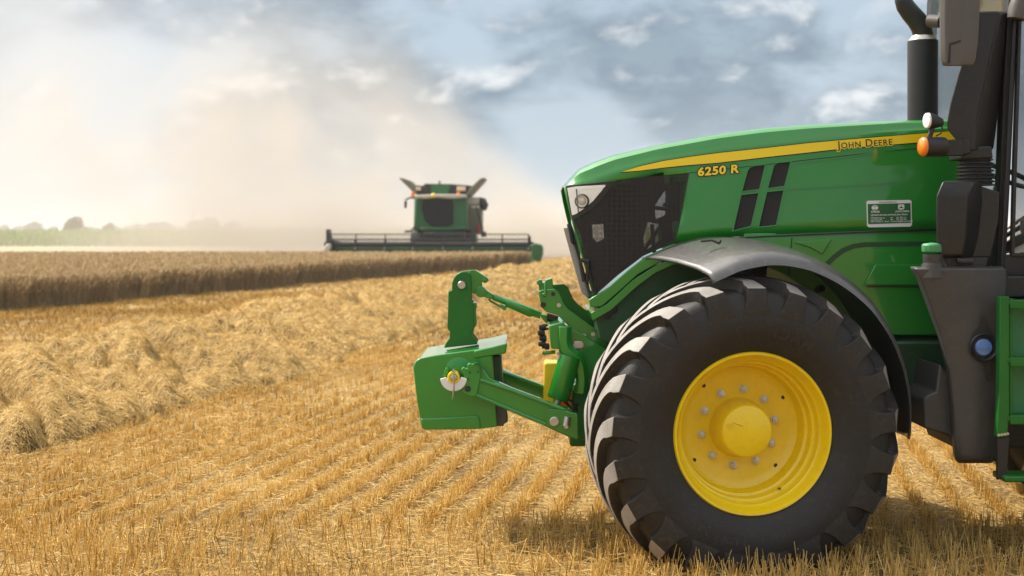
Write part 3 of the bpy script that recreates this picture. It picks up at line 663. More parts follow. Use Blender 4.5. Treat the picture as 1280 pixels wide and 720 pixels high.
# vents and pressed-panel lines
for pts in ([(935, 213.8), (938, 209.5), (943, 207.8), (956, 206.5), (949, 236.2), (928, 238.8)], [(968, 206.8), (972, 203.6), (988, 202.4), (980.2, 232.4), (960.2, 234.8)], [(927, 243.8), (948, 241.6), (938.4, 282.4), (916.8, 288)], [(959, 240.4), (979.2, 238.2), (969.8, 281.2), (948.8, 283.6)]):
    cx = sum(p[0] for p in pts) / len(pts); cy = sum(p[1] for p in pts) / len(pts)
    big = [(cx + (x - cx) * 1.14, cy + (y - cy) * 1.07) for x, y in pts]
    f = surf('vent', big, M['green'], hood, .007, .010, holes=(pts,), bev=.003)
    surf('mesh', pts, M['vent'], f, .0035, .002, smooth=False)
def line(name, pts, wpx, m, parent, off=.002, depth=.004):
    up_ = [(x, y - wpx / 2) for x, y in pts]; lo = [(x, y + wpx / 2) for x, y in pts[::-1]]
    return surf(name, up_ + lo, m, parent, off, depth, smooth=False)
line('panel_edge', [(980, 236), (1030, 233.5), (1100, 229), (1125, 226)], 2.2, M['green'], hood, .006, .008)
line('panel_edge', [(988, 205), (1030, 200), (1080, 193), (1120, 187)], 1.6, M['green'], hood, .005, .007)
line('side_seam', [(862, 217.5), (855, 255), (844.5, 302)][::1], .1, M['decal_black'], hood)
surf('side_seam', [(860.2, 217), (861.4, 217), (844.6, 303), (843.2, 303)], M['decal_black'], hood, .002, .003, smooth=False)
line('stripe_seam', [(772, 225.2), (862, 216.2), (955, 206), (1010, 199.8), (1080, 192), (1204, 180)], .9, M['decal_black'], hood, .0015, .003)
line('hood_seam', [(760, 361), (784, 340.8), (807, 322), (842, 305.5), (900, 299.2), (960, 295.6), (1080, 290.6), (1204, 286.2)], 2.0, M['decal_black'], hood, .004, .03)
# dealer placard
pl_px = [(1083, 252.6), (1085, 250.9), (1137.5, 249.8), (1139.6, 251.5), (1140, 281), (1138.2, 283.2), (1086, 284.2), (1083.8, 282.2)]
pl = surf('dealer_placard', pl_px, M['decal_white'], hood, .006, .006)
surf('panel', [(1084.6, 255), (1138.2, 253.9), (1138.6, 278.6), (1085.3, 280.2)], M['decal_green'], pl, .0075, .002, smooth=False)
def ptext(s, px, py, size, m, bold=0., off=.009, slope=-.02, **k):
    me = text_mesh(s, size, bold, **k); place_text('print_lettering', me, lambda x, y, z: S(px + x, py + x * slope - y, off), m, pl)
ptext('www.johndeere.cz', 1099, 253.6, 2.9, M['decal_black'], .03)
ptext('STROM', 1089, 265.9, 3.2, M['decal_white'], .12); ptext('JOHN DEERE', 1119.5, 265.3, 3.0, M['decal_white'], .08)
ptext('výhradní dovozce techniky John Deere', 1088.3, 269.7, 2.95, M['decal_white'], .06, shear=.2)
for i, (a, b_, c) in enumerate((('STROM Praha a.s.', 'tel:', '281 096 111'), ('Lohenická 607', 'fax:', '281 096 299'), ('190 17 Praha 9 - Vinoř', 'e-mail:', 'info@strompraha.cz'))):
    ptext(a, 1088.3, 273.4 + 2.3 * i, 2.5, M['decal_white'], .03); ptext(b_, 1113.2, 272.9 + 2.3 * i, 2.5, M['decal_white'], .03); ptext(c, 1120.5, 272.8 + 2.3 * i, 2.5, M['decal_white'], .03)
surf('emblem', [(1122.6, 257), (1123.6, 255.6), (1129.6, 255.4), (1130.6, 256.8), (1130.5, 260.6), (1129.2, 262), (1124, 262.1), (1122.7, 260.8)], M['decal_white'], pl, .009, .002, smooth=False)
surf('emblem_deer', [(1124, 260.8), (1124.3, 259.2), (1126.3, 258.2), (1126.6, 256.4), (1127.1, 256.6), (1127.2, 258.6), (1129.2, 259.6), (1129.2, 261), (1128.5, 260.4), (1126.4, 260), (1125, 260.2)], M['decal_green'], pl, .0105, .002, smooth=False)
surf('emblem', ring(1093.7, 259.6, 4.2, 3.3), M['decal_white'], pl, .009, .002, smooth=False)
surf('emblem_arrows', [(1090.4, 258), (1092.6, 257.2), (1094.8, 257.2), (1097, 258), (1095.5, 257.9), (1092, 257.9)], M['decal_green'], pl, .0105, .002, smooth=False)
surf('emblem_arrows', [(1091.4, 261.6), (1096, 261.5), (1094.9, 262.2), (1092.5, 262.2)], M['decal_green'], pl, .0105, .002, smooth=False)

# ---- frame rails and lower side panels
def rail(name, up_, lo, y0, y1, m, **k):
    mb = MB(); mb.plate(up_ + lo[::-1], y0, y1); return mb.build(name, m, TR, **k)
up1 = [(736, 374.7), (745, 369), (762, 358), (784, 338.6), (807, 320.5), (841.6, 305), (880, 299.5), (930, 297.5), (985, 296)]
lo1 = [(738, 384), (752, 383.7), (776.6, 362.5), (798, 343), (831, 324.5), (860, 317), (900, 312), (940, 309), (985, 308)]
rail('frame_rail', up1, lo1, 8.385, 9.20, M['green'], bev=.006)
up2 = [(739, 391), (758.6, 379.8), (791, 350), (816, 334), (843, 322), (880, 314.5), (930, 312)]
lo2 = [(741, 401), (764, 388), (797, 358), (820, 341), (843, 331), (880, 324), (930, 322)]
rail('frame_rail', up2, lo2, 8.39, 9.19, M['green'], bev=.004)
rail('engine_side', [(744, 388), (790, 352), (842, 325), (930, 317), (1000, 317)], [(750, 424), (790, 440), (842, 470), (930, 470), (1000, 470)], 8.43, 9.15, M['green_dark'], bev=.006)
mb = MB()
for p in ((759, 394), (767, 387)):
    mb.lathe([(.026, 0), (.026, .012), (.014, .014), (0, .014)], P(*p, 8.43), (0, -1, 0), UP, 14)
mb.build('frame_bolts', M['plastic'], TR)
low = [(930, 292), (960, 291), (1080, 286), (1206, 281), (1206, 419), (930, 419)]
mb = MB(); mb.plate(low, 8.375, 9.2); lp = mb.build('lower_side_panel', M['green'], TR, bev=.006)
def flat(Y): return lambda x, y, off: P(x, y, Y - off)
fl = flat(8.375)
def band(name, pts, wpx, m, off=.003, depth=.006):
    n = len(pts); L_ = []; Rg = []
    for i, (x, y) in enumerate(pts):
        a = pts[max(i - 1, 0)]; b = pts[min(i + 1, n - 1)]; dx, dy = b[0] - a[0], b[1] - a[1]; l = math.hypot(dx, dy); L_.append((x - dy / l * wpx / 2, y + dx / l * wpx / 2)); Rg.append((x + dy / l * wpx / 2, y - dx / l * wpx / 2))
    return surf(name, L_ + Rg[::-1], m, lp, off, depth, fn=fl, smooth=False)
band('groove', [(1020, 345), (1032, 332), (1043, 321), (1054, 313), (1066, 308), (1080, 305.8), (1120, 305), (1206, 304.4)], 6, M['green_dark'])
band('seam', [(1084, 358.4), (1206, 359)], 1.4, M['decal_black'])
band('seam', [(990, 297.5), (986, 345)], 1.2, M['decal_black'])
surf('ledge', [(1094, 331), (1206, 330.4), (1206, 356), (1080, 356.5)], M['green'], lp, .022, .024, fn=fl, bev=.006)
surf('fin', [(993, 303), (1040, 299), (1028, 318), (1012, 309)], M['green'], lp, .012, .014, fn=fl, bev=.004)
surf('side_mesh', [(905, 324), (960, 322), (958, 345), (905, 345)], M['vent'], lp, .006, .008, fn=fl, smooth=False)
mb = MB(); mb.plate([(1128, 424), (1180, 424), (1180, 495), (1128, 495)], 8.40, 9.18); mb.plate([(1120, 419.5), (1200, 419.5), (1200, 424), (1120, 424)], 8.46, 9.1); ch = mb.build('chassis', M['green_dark'], TR, bev=.005)
mb = MB()
for p in ((1159, 443), (1158, 463.5), (1157.5, 482)): mb.lathe([(.022, 0), (.022, .012), (.012, .013), (.012, .02), (0, .02)], P(*p, 8.40), (0, -1, 0), UP, 6)
mb.build('bolt', M['green_dark'], ch)
mb = MB(); mb.box((3.0, YC, .98), (2.6, .7, .44)); mb.box((2.75, YC - .38, 1.0), (1.0, .12, .36)); mb.tube([(1.5, YC, .80), (3.2, YC, .74)], .06, 10); mb.build('transmission', M['green_dark'], TR, bev=.03)

# ---- exhaust stack on the far side
YE = 9.30
mb = MB(); b0 = P(1153.4, 160, YE); rs = 18.6 * YE / F
mb.lathe([(rs * .9, -.25), (rs, -.24), (rs, P(0, 51, YE).z - b0.z - .012), (rs * .985, P(0, 51, YE).z - b0.z)], b0, UP, (1, 0, 0), 40); ex = mb.build('exhaust', M['stack'], TR, ang=40)
mb = MB(); q = P(1153.4, 51, YE); zz = lambda y: P(0, y, YE).z - q.z
mb.lathe([(rs * .985, 0), (rs * .86, zz(48.2)), (rs * .78, zz(46.5)), (rs * .74, zz(45))], q, UP, (1, 0, 0), 40); mb.build('collar', M['steel'], ex)
mb = MB(); pts = [(1154, 50, 12.6), (1153.6, 42, 12.6), (1151.5, 34, 12.6), (1146, 25, 12.4), (1138, 16, 12), (1131.5, 7, 11.4), (1129, 0, 10.5), (1127.4, -8, 9.4)]
mb.tube([P(x, y, YE) for x, y, r in pts], [r * YE / F for x, y, r in pts], 28, cap=False); mb.build('outlet_pipe', M['stack'], ex, ang=60, solid=.006)

# ---- intake column beside the cab: snorkel, bellows, box
YI = 7.86
def loftbox(mb, rings):                                # closed rings of equal length joined end to end
    v = [[mb.bm.verts.new(p) for p in r] for r in rings]
    for a, b in zip(v, v[1:]):
        for j in range(len(a)): mb.bm.faces.new((a[j], a[(j + 1) % len(a)], b[(j + 1) % len(a)], b[j]))
    mb.bm.faces.new(v[0][::-1]); mb.bm.faces.new(v[-1])
    return mb
mb = MB()                                              # snorkel: leaning slab with a bevelled right flank
rings = []
for y, xl, xe, xr in ((14, 1223, 1246, 1255), (16.5, 1216, 1251, 1260), (30, 1214, 1247.5, 1259.5), (60, 1208, 1240, 1258), (95, 1197, 1233, 1254), (130, 1187.5, 1225, 1249), (155, 1183.5, 1220.5, 1246), (163, 1185, 1219.5, 1245), (184, 1203, 1219, 1242), (188, 1206, 1219, 1240)):
    rings.append([P(xl, y, YI), P(xe, y, YI - .01), P(xr, y, YI + .16), P(xr - 4, y, YI + .30), P(xl + 5, y, YI + .30)])
loftbox(mb, rings); sn = mb.build('intake_snorkel', M['plastic'], TR, bev=.008, ang=30)
mb = MB()
for p in ((1211.5, 95.5), (1203.5, 135.5)): mb.lathe([(.008, 0), (.008, .004), (0, .004)], P(*p, YI), (0, -1, 0), UP, 10)
mb.build('screw', M['black'], sn)
mb = MB(); a = [P(1237 - .092 * (y - 60), y, YI - .013) for y in (20, 60, 100, 140, 170)]; mb.tube([P(1250, 20, YI - .008), P(1240.6, 60, YI - .008), P(1233.4, 95, YI - .008), P(1225.6, 130, YI - .008), P(1220.6, 156, YI - .008)], .004, 6); mb.build('seam', M['black'], sn)
mb = MB(); mb.plate([(1256, 44), (1274, 43.5), (1274, 57.5), (1255, 58)], 8.0, 8.06); mb.build('strut', M['plastic'], sn, bev=.006)
mb = MB(); mb.plate([(1200, 176), (1212, 173), (1215, 192), (1203, 194)], 7.84, 7.92); mb.plate([(1203, 184), (1240, 182), (1242, 198), (1202, 199)], 7.88, 8.12); mb.build('neck', M['plastic'], sn, bev=.01)
mb = MB(); cb = P(1219, 232, YI + .13); hgt = P(0, 196, YI + .13).z - cb.z; prof = []
for i in range(33): prof.append((.099 + (.009 if i % 4 < 2 else -.007) - .012 * i / 33, hgt * i / 32))
mb.lathe(prof, cb, UP, (1, 0, 0), 32); mb.build('bellows', M['plastic'], TR, ang=60)
mb = MB(); YB = 7.80
rings = []
for y, xl, xe, xr, e in ((226, 1181, 1217, 1222, .03), (228, 1178, 1219, 1226, .02), (244, 1171, 1209.5, 1227, 0.), (247, 1170.5, 1209, 1227, 0.), (300, 1170.5, 1206, 1222, 0.), (318, 1172, 1202.5, 1217, .01), (322, 1175, 1202, 1214, .03)):
    rings.append([P(xl, y, YB + e), P(xe, y, YB + e - .005), P(xr, y, YB + .10), P(xr + 1, y, YB + .30), P(xl + 6, y, YB + .30)])
loftbox(mb, rings); bx_ = mb.build('intake_box', M['plastic'], TR, bev=.007, ang=30)
mb = MB(); mb.plate([(1224, 232), (1250, 240), (1249, 276), (1239, 322), (1212, 322), (1222, 296), (1227, 250)], YB + .10, YB + .34); mb.build('rear_half', M['plastic'], bx_, bev=.008)
mb = MB(); mb.plate([(1181, 322), (1236, 322), (1232, 336), (1186, 336)], YB + .04, YB + .3); mb.tube([P(1196, 326, YB), P(1216, 327, YB)], .018, 8); mb.build('base_clip', M['black'], bx_, bev=.004)

# ---- work lamp and indicator on a bracket
mb = MB(); mb.plate([(1176, 175), (1204, 174.5), (1204, 194.5), (1176, 194)], 7.83, 7.90); mb.tube([P(1161, 174, 7.84), P(1164, 165, 7.84), P(1166, 160, 7.84)], .015, 8); lb = mb.build('lamp_bracket', M['black'], TR, bev=.004)
mb = MB(); q = P(1165.5, 183.5, 7.84); mb.lathe([(.0, -.075), (.050, -.073), (.055, -.065), (.055, .045), (.0, .05)], q, (-1, -.15, 0), UP, 24); ind = mb.build('indicator', M['plastic'], TR, ang=40)
mb = MB(); mb.lathe([(.052, .045), (.054, .055), (.045, .068), (.0, .074)], q, (-1, -.15, 0), UP, 24); mb.build('lens', M['orange'], ind, ang=60)
mb = MB(); q = P(1166, 151.5, 7.84); mb.lathe([(.0, -.06), (.022, -.055), (.036, -.02), (.046, .02), (.046, .03)], q, (-1, -.2, .1), UP, 24); wl = mb.build('work_lamp', M['plastic'], TR, ang=50)
mb = MB(); mb.lathe([(.044, .028), (.04, .04), (.0, .046)], q, (-1, -.2, .1), UP, 24); mb.build('lens', M['chrome'], wl)
mb = MB(); mb.tube([P(1174, 153, 7.84), P(1178, 160, 7.84), P(1176, 167, 7.84), P(1170, 170, 7.84)], .004, 6); mb.build('cable', M['black'], wl)

# ---- side mirror
mb = MB(); YM = 7.45; rings = []
for y, xl, xm, xr in ((-45, 1177, 1211, 1224), (-20, 1175, 1206, 1225), (20, 1174.3, 1203, 1224.5), (55, 1174.6, 1202, 1222.5), (74, 1175.2, 1201.5, 1219.5), (80, 1177, 1201, 1217.5), (82.6, 1181, 1201, 1214)):
    rings.append([P(xl, y, YM + .02), P(xl + 8, y, YM - .012), P(xm, y, YM - .012), P(xr, y, YM + .07), P(xr - 1, y, YM + .12), P(xl + 2, y, YM + .12)])
loftbox(mb, rings); mi = mb.build('side_mirror', M['mirror'], TR, bev=.009, ang=32)
surf('notch', [(1186.5, 54), (1201.3, 49.5), (1201.3, 52.5), (1189, 57), (1188, 79), (1184.5, 79)], M['plastic'], mi, .002, .006, fn=flat(YM - .012), smooth=False)
mb = MB(); mb.tube([P(1161, 26, 7.60), P(1176, 27, 7.55)], .034, 14); mb.build('arm_stub', M['mirror'], mi)
mb = MB(); mb.tube([P(1216, -20, 7.55), P(1245, -30, 7.75), P(1290, -30, 8.0)], .022, 10); mb.build('mirror_arm', M['black'], TR)

# ---- grey plastic tank with fillers
YT = 7.78
mb = MB(); rings = []
for y, xl, xr, e in ((333, 1137.5, 1252, .03), (336, 1138, 1257, .0), (345, 1144, 1259, .0), (368, 1153, 1258, .0), (390, 1161, 1257, .0), (420, 1172, 1256, .0), (460, 1182, 1254, .0), (505, 1187.5, 1252, .0), (545, 1189.5, 1248.5, .0), (568, 1191.5, 1245.5, .0), (575, 1194, 1243, .01), (579, 1198, 1240, .04)):
    w_ = xr - xl
    rings.append([P(xl, y, YT + .10 + e), P(xl + .05 * w_, y, YT + .03 + e), P(xl + .22 * w_, y, YT + e), P(xl + .62 * w_, y, YT - .01 + e), P(xl + .8 * w_, y, YT + .012 + e), P(xr, y, YT + .05 + e), P(xr, y, YT + .62), P(xl + 6, y, YT + .62)])
loftbox(mb, rings); tk = mb.build('fuel_tank', M['tank'], TR, bev=.012, ang=40, seg=3)
mb = MB(); mb.plate([(1175, 455), (1186, 470), (1192, 560), (1186, 544), (1155, 535), (1154, 500), (1160, 494), (1170, 490)], YT + .12, YT + .6); mb.build('tank_foot', M['tank'], tk, bev=.012)
mb = MB(); q = P(1166, 347, 7.84); mb.lathe([(.072, 0), (.064, .05), (.060, .075), (.052, .078), (.052, .10), (.054, .105), (.054, .128), (.045, .13)], q, UP, (1, 0, 0), 28); fn_ = mb.build('filler_neck', M['tank'], TR, ang=40)
mb = MB(); q = P(1165, 313.5, 7.84); mb.lathe([(.0, -.01), (.054, -.008), (.057, .0), (.057, .030), (.050, .040), (.0, .046)], q, UP, (1, 0, 0), 12); mb.build('filler_cap', M['green_cap'], TR, bev=.004, ang=25)
fl2 = flat(YT - .004)
rc = surf('cap_recess', [(1228, 395), (1231, 397), (1236, 408), (1243, 421), (1247, 434), (1244, 447), (1240, 455), (1241, 470), (1238, 478), (1234, 475), (1231, 458), (1222, 452), (1214, 443), (1212, 430), (1216, 416), (1224, 408)], M['black'], tk, .012, .02, fn=fl2, bev=.004)
mb = MB(); q = P(1229, 434, YT - .016); mb.lathe([(.070, -.004), (.078, .012), (.072, .020), (.060, .010), (.056, .0)], q, (0, -1, 0), UP, 28); mb.build('ring', M['plastic'], rc, ang=50)
mb = MB(); mb.lathe([(.046, 0), (.046, .012), (.040, .018), (0, .018)], q, (0, -1, 0), UP, 24); mb.box(q + Vector((0, -.02, 0)), (.078, .012, .012)); mb.build('blue_cap', M['blue'], rc, ang=40)

# ---- steps
mb = MB(); mb.plate([(1250, 371), (1262, 370.5), (1262, 520), (1259, 546), (1247, 547), (1249, 500)], 7.64, 7.70); mb.plate([(1262, 373), (1267, 373), (1267, 520), (1262, 520)], 7.66, 7.68); sp_ = mb.build('step_ladder', M['green_dull'], TR, bev=.004)
xr = HX(1290, 7.7) + .28
mb = MB(); a_, b_ = P(1264, 375, 7.83), P(1264, 520, 7.83); mb.box(((a_.x + xr + .1) / 2, 7.83, (a_.z + b_.z) / 2), (xr + .1 - a_.x, .02, a_.z - b_.z)); mb.build('riser_panel', M['green_cap'], sp_, bev=.004)
mb = MB(); mb.box((xr + .1, 7.72, P(0, 450, 7.7).z), (.05, .06, .70)); mb.build('stile', M['green_dull'], sp_, bev=.004)
for y in (379, 451, 523):
    z = P(0, y, 7.66).z; mb = MB(); x0 = HX(1258, 7.66); mb.box(((x0 + xr + .1) / 2, 7.72, z), (xr + .1 - x0, .17, .026)); mb.box(((x0 + xr + .1) / 2, 7.63, z - .004), (xr + .1 - x0 - .02, .012, .05)); mb.build('tread', M['green_dull'], sp_, bev=.005)
mb = MB(); mb.plate([(1247, 547), (1262, 546), (1260.5, 570), (1258, 598), (1247, 600)], 7.65, 7.68); mb.build('rubber_strap', M['black'], sp_, bev=.003)
mb = MB(); z = P(0, 597, 7.66).z; x0 = HX(1251, 7.66); mb.box(((x0 + xr + .1) / 2, 7.70, z), (xr + .1 - x0, .20, .034)); mb.build('bottom_tread', M['green_dull'], sp_, bev=.01)
mb = MB(); 
for i in range(4): mb.lathe([(.008, 0), (.008, .006), (0, .008)], P(1248.5 + i * 3.6, 544 - i * .6, 7.64), (0, -1, 0), UP, 8)
mb.build('rivets', M['steel'], sp_)
mb = MB(); mb.plate([(1252, 345), (1300, 345), (1300, 372), (1252, 372)], 7.86, 8.4); mb.plate([(1250, 500), (1300, 500), (1300, 560), (1262, 560), (1250, 540)], 8.0, 8.7); mb.plate([(1262, 372), (1300, 372), (1300, 520), (1262, 520)], 7.95, 8.0); mb.build('cab_floor', M['black'], TR, bev=.01)

# ---- cab
YL, YR = 7.98, 9.60
mb = MB()
mb.plate([(1264, -60), (1276, -60), (1269, 100), (1262, 250), (1257, 345), (1245, 345), (1249, 250), (1255, 100)], YL, YL + .09)       # front pillar
mb.plate([(1256, 318), (1420, 318), (1420, 345), (1250, 345)], YL, YL + .08)
cabf = mb.build('cab_frame', M['plastic'], TR, bev=.008)
mb = MB(); mb.prism([(v.x, v.z) for v in (P(1264, -60, YL), P(1276, -60, YL), P(1257, 345, YL), P(1245, 345, YL))], YR - .09, YR); xb = P(1245, 345, YL).x
mb.box((xb + 1.75, YL + .05, 2.4), (.1, .1, 1.7)); mb.box((xb + 1.75, YR - .05, 2.4), (.1, .1, 1.7)); mb.box((xb + .88, YC, 1.50), (1.85, YR - YL, .10)); mb.box((xb + .88, YR - .06, 1.62), (1.8, .1, .14)); mb.build('cab_posts', M['plastic'], TR, bev=.008)
mb = MB(); mb.box((xb + 1.15, YC, 3.40), (2.05, YR - YL + .2, .20)); mb.build('cab_roof', M['green'], TR, bev=.06, seg=4)
mb = MB(); mb.tube([P(1268, 20, YL - .03), P(1262, 130, YL - .03), P(1254, 300, YL - .03), P(1252, 356, YL - .03)], .011, 8); mb.build('grab_rail', M['stack'], TR)
mb = MB(); mb.plate([(1279, -30), (1420, -30), (1420, 316), (1266, 316), (1270, 200)], YL + .03, YL + .036); mb.build('door_glass', M['glass'], TR, smooth=False)
mb = MB(); mb.plate([(1276, -50), (1280, -50), (1272, 200), (1268.5, 316), (1420, 316), (1420, 321), (1264, 321), (1267, 200)], YL - .012, YL + .02); mb.build('door_frame', M['black'], TR, bev=.004)
mb = MB(); a, b = P(1262, -60, YL), P(1247, 300, YL); mb.face([(a.x, YL + .09, a.z), (b.x, YL + .09, b.z), (b.x, YR - .09, b.z), (a.x, YR - .09, a.z)]); mb.build('windscreen', M['glass'], TR, smooth=False, solid=.006)
mb = MB(); mb.box((xb + .75, YC, 1.86), (.5, .5, .14)); mb.box((xb + 1.0, YC, 2.25), (.14, .48, .7)); mb.build('seat', M['plastic'], TR, bev=.04)
mb = MB(); mb.tube([(xb + .15, YC, 1.6), (xb + .32, YC, 2.15)], .04, 10); mb.lathe([(.19, -.015), (.205, 0), (.19, .015), (.175, 0)], (xb + .33, YC, 2.17), (.4, 0, .9), (0, 1, 0), 28, close=True); mb.build('steering_wheel', M['black'], TR)
mb = MB(); q = P(1273, 14, 7.90); mb.lathe([(.03, -.05), (.052, -.045), (.056, .02), (.05, .06), (0, .07)], q, (.2, 0, 1), (0, 1, 0), 20); mb.build('roof_lamp', M['mirror'], TR, ang=40)
# rear wheels, outside the frame to the right
make_wheel(TR, Vector((4.06, 7.85, 1.0)), Vector((0, -1, 0)), 1.26, 20, 0)
make_wheel(TR, Vector((4.06, 9.73, 1.0)), Vector((0, 1, 0)), 1.26, 20, 0)
mb = MB(); rows = []
for y0 in (7.62, 8.15): rows.append([(4.06 + math.sin(R(a)) * 1.14, y0, 1.0 + math.cos(R(a)) * 1.14) for a in range(-80, 71, 6)])
mb.grid(rows); mb.build('rear_fender', M['plastic'], TR, solid=.02)

# ---- front hitch
YN, YFAR = 8.36, 9.22
def link_arm(Y):
    mb = MB(); up_ = [(592, 459), (601, 456), (612, 472), (640, 484.5), (687, 502), (704, 508), (721, 518)]; lo = [(721, 549), (714, 547), (682, 532.5), (640, 515), (600, 497), (588, 494)]
    q = [P(x, y, YN) for x, y in up_ + lo]; mb.prism([(v.x, v.z) for v in q], Y - .03, Y + .03); a = mb.build('lower_link', M['green'], TR, bev=.006)
    mb = MB(); t = [P(x, y, YN) for x, y in ((600, 474), (640, 487), (687, 504.5), (704, 511))]
    mb.tube([(v.x, Y - .034, v.z) for v in t], .013, 8); t = [P(x, y, YN) for x, y in ((596, 493), (640, 511.5), (682, 529))]; mb.tube([(v.x, Y - .034, v.z) for v in t], .012, 8); mb.build('rib', M['green'], a)
    return a
a_near = link_arm(YN); link_arm(YFAR)
fl3 = flat(YN - .03)
surf('pivot_plate', [(684, 512), (692, 511), (722, 517), (722, 549), (713, 546), (683, 533)], M['green'], a_near, .018, .02, fn=fl3, bev=.005)
mb = MB(); mb.lathe([(.028, 0), (.028, .012), (.024, .015), (0, .015)], P(693, 526.7, YN - .048), (0, -1, 0), UP, 24); mb.build('pivot_pin', M['steel'], a_near)
mb = MB(); q0, q1 = P(709.5, 522.5, YN - .05), P(707.6, 532.5, YN - .05); mb.tube([q0 + Vector((0, .0, .008)), q1], [.020, .024], 16); mb.lathe([(.012, 0), (.012, .014), (0, .014)], q1 + Vector((0, -.02, 0)), (0, -1, 0), UP, 12); mb.build('lock_plate', M['steel'], a_near)
mb = MB(); mb.plate([(576, 462), (579, 459), (584, 461), (583.5, 456.5), (587, 453.5), (590, 455.5), (594, 453.5), (600, 457), (601, 471), (596, 495), (588, 496), (577, 490), (581, 484), (580, 470)], YN - .05, YN + .05); hk = mb.build('hook', M['green'], a_near, bev=.005)
mb = MB(); mb.plate([(592, 454.5), (598, 453), (603.5, 461.5), (601.5, 461), (597, 457)], YN - .06, YN - .03); mb.build('latch', M['green_dull'], hk)
mb = MB()
for p in ((587.4, 465.5), (597.5, 464.5), (585.5, 473.5)): mb.lathe([(.006, 0), (.006, .003), (0, .003)], P(*p, YN - .05), (0, -1, 0), UP, 10)
q = P(585, 486, YN - .05); mb.lathe([(.018, 0), (.018, .004), (.010, .005), (.0, .004)], q, (0, -1, 0), UP, 14); mb.build('hook_hole', M['black'], hk)
# upper brackets (a pair), tower block, cylinder, yellow guard
brk = [(673, 365), (676, 362.6), (693, 361.2), (698.5, 365), (705, 380), (711, 387), (720, 393.5), (733, 403), (757, 420), (760, 437), (752, 433), (730, 423), (713, 410), (697, 394), (683, 390), (676.5, 384)]
for Y in (8.62, 8.94):
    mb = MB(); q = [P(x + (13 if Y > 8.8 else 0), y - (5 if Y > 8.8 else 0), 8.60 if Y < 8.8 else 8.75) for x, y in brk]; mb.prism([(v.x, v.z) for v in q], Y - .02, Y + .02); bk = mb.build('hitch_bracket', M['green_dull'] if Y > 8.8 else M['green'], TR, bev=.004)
    if Y < 8.8:
        for p in ((679, 381, .017), (691.5, 367.5, .013), (680, 368, .015)): mb = MB(); mb.lathe([(p[2], 0), (p[2], .003), (0, .003)], P(p[0], p[1], Y - .021), (0, -1, 0), UP, 14); mb.build('bracket_hole', M['black'], bk)
        for p in ((698.5, 381.5), (741, 417.5), (730, 419.5)): mb = MB(); mb.lathe([(.013, 0), (.013, .012), (0, .012)], P(*p, Y - .02), (0, -1, 0), UP, 10); mb.build('bracket_bolt', M['steel'], bk)
mb = MB(); mb.plate([(672.5, 352), (674, 349.5), (677, 350), (678.5, 354), (681, 353), (682, 350), (690.5, 347.8), (692, 362), (674, 364)], 8.70, 8.86); mb.tube([P(674, 353, 8.66), P(674, 353, 8.90)], .016, 12); mb.plate([(680, 355), (683, 355), (683.5, 371), (677.5, 370), (677.5, 367), (680.5, 366)], 8.585, 8.605); mb.build('top_hook', M['green'], TR, bev=.004)
mb = MB(); mb.plate([(686, 407), (700, 403), (706, 402), (706, 437), (689, 436)], 8.50, 9.05); mb.plate([(700, 402), (760, 436), (770, 460), (748, 480), (731, 496), (727, 478), (724, 452), (708, 444), (703, 430)], 8.56, 9.02); mb.build('hitch_tower', M['green'], TR, bev=.008)
mb = MB(); t = [P(x, y, 8.50) for x, y in ((706, 408), (705.5, 425), (707, 436), (714, 444), (722, 449), (725.5, 458), (727.5, 475), (726, 492))]; rows = []
mb.tube(t, [.044, .044, .046, .048, .046, .040, .038, .036], 6); mb.build('tower_strap', M['green'], TR, ang=40, bev=.004)
mb = MB(); mb.plate([(716, 429.5), (718, 426.5), (727, 426.5), (730, 429), (730, 434), (727, 436), (718, 436), (715, 433)], 8.545, 8.56); mb.build('coupler_plate', M['steel'], TR, bev=.004)
a, b = P(712.5, 445, 8.48), P(697.5, 499, 8.48)
mb = MB(); mb.tube([a, a + (b - a) * .97, b], [.066, .066, .060], 24); cy = mb.build('lift_cylinder', M['green'], TR, ang=40)
mb = MB(); mb.tube([b, b + (b - a) * .12, P(694, 512, 8.48)], [.024, .024, .03], 14); mb.build('piston_rod', M['steel'], cy)
mb = MB(); mb.plate([(681, 456), (683, 454.6), (699, 455), (702, 460), (702, 513), (697, 512), (680, 508)], 8.62, 8.90); mb.build('pto_guard', M['decal_yellow'], TR, bev=.015)
mb = MB(); mb.plate([(700, 475), (716, 482), (718, 505), (698, 512)], 8.60, 8.66); mb.build('orange_bracket', M['orange'], TR, bev=.004)
mb = MB(); mb.box((1.0, YC, .62), (1.3, .36, .2)); mb.plate([(716, 480), (760, 470), (760, 560), (722, 548), (714, 520)], 8.52, 9.1); mb.build('hitch_frame', M['green_dull'], TR, bev=.015)
mb = MB()
for i, (x, y) in enumerate(((680, 409), (678.5, 416), (680.5, 423), (679.5, 430), (684, 433))):
    mb.lathe([(.020, -.01), (.020, .012), (.014, .014), (.014, .03), (0, .03)], P(x, y, 8.56), (-1, -.2, 0), UP, 10)
mb.tube([P(684, 406, 8.6), P(676, 409, 8.58), P(675, 418, 8.58), P(678, 427, 8.58)], .008, 6); mb.tube([P(685, 411, 8.6), P(678, 412, 8.56), P(675.5, 421, 8.56)], .007, 6); mb.build('hydraulic_couplers', M['black'], TR)
mb = MB(); mb.tube([P(678, 440.5, 8.56), P(681, 441.5, 8.56), P(694, 440, 8.56)], .011, 8); mb.build('small_bar', M['green'], TR)
mb = MB(); mb.tube([P(697, 440, 8.46), P(700, 444, 8.46), P(698, 449, 8.46)], .012, 8); mb.build('fitting', M['steel'], TR)
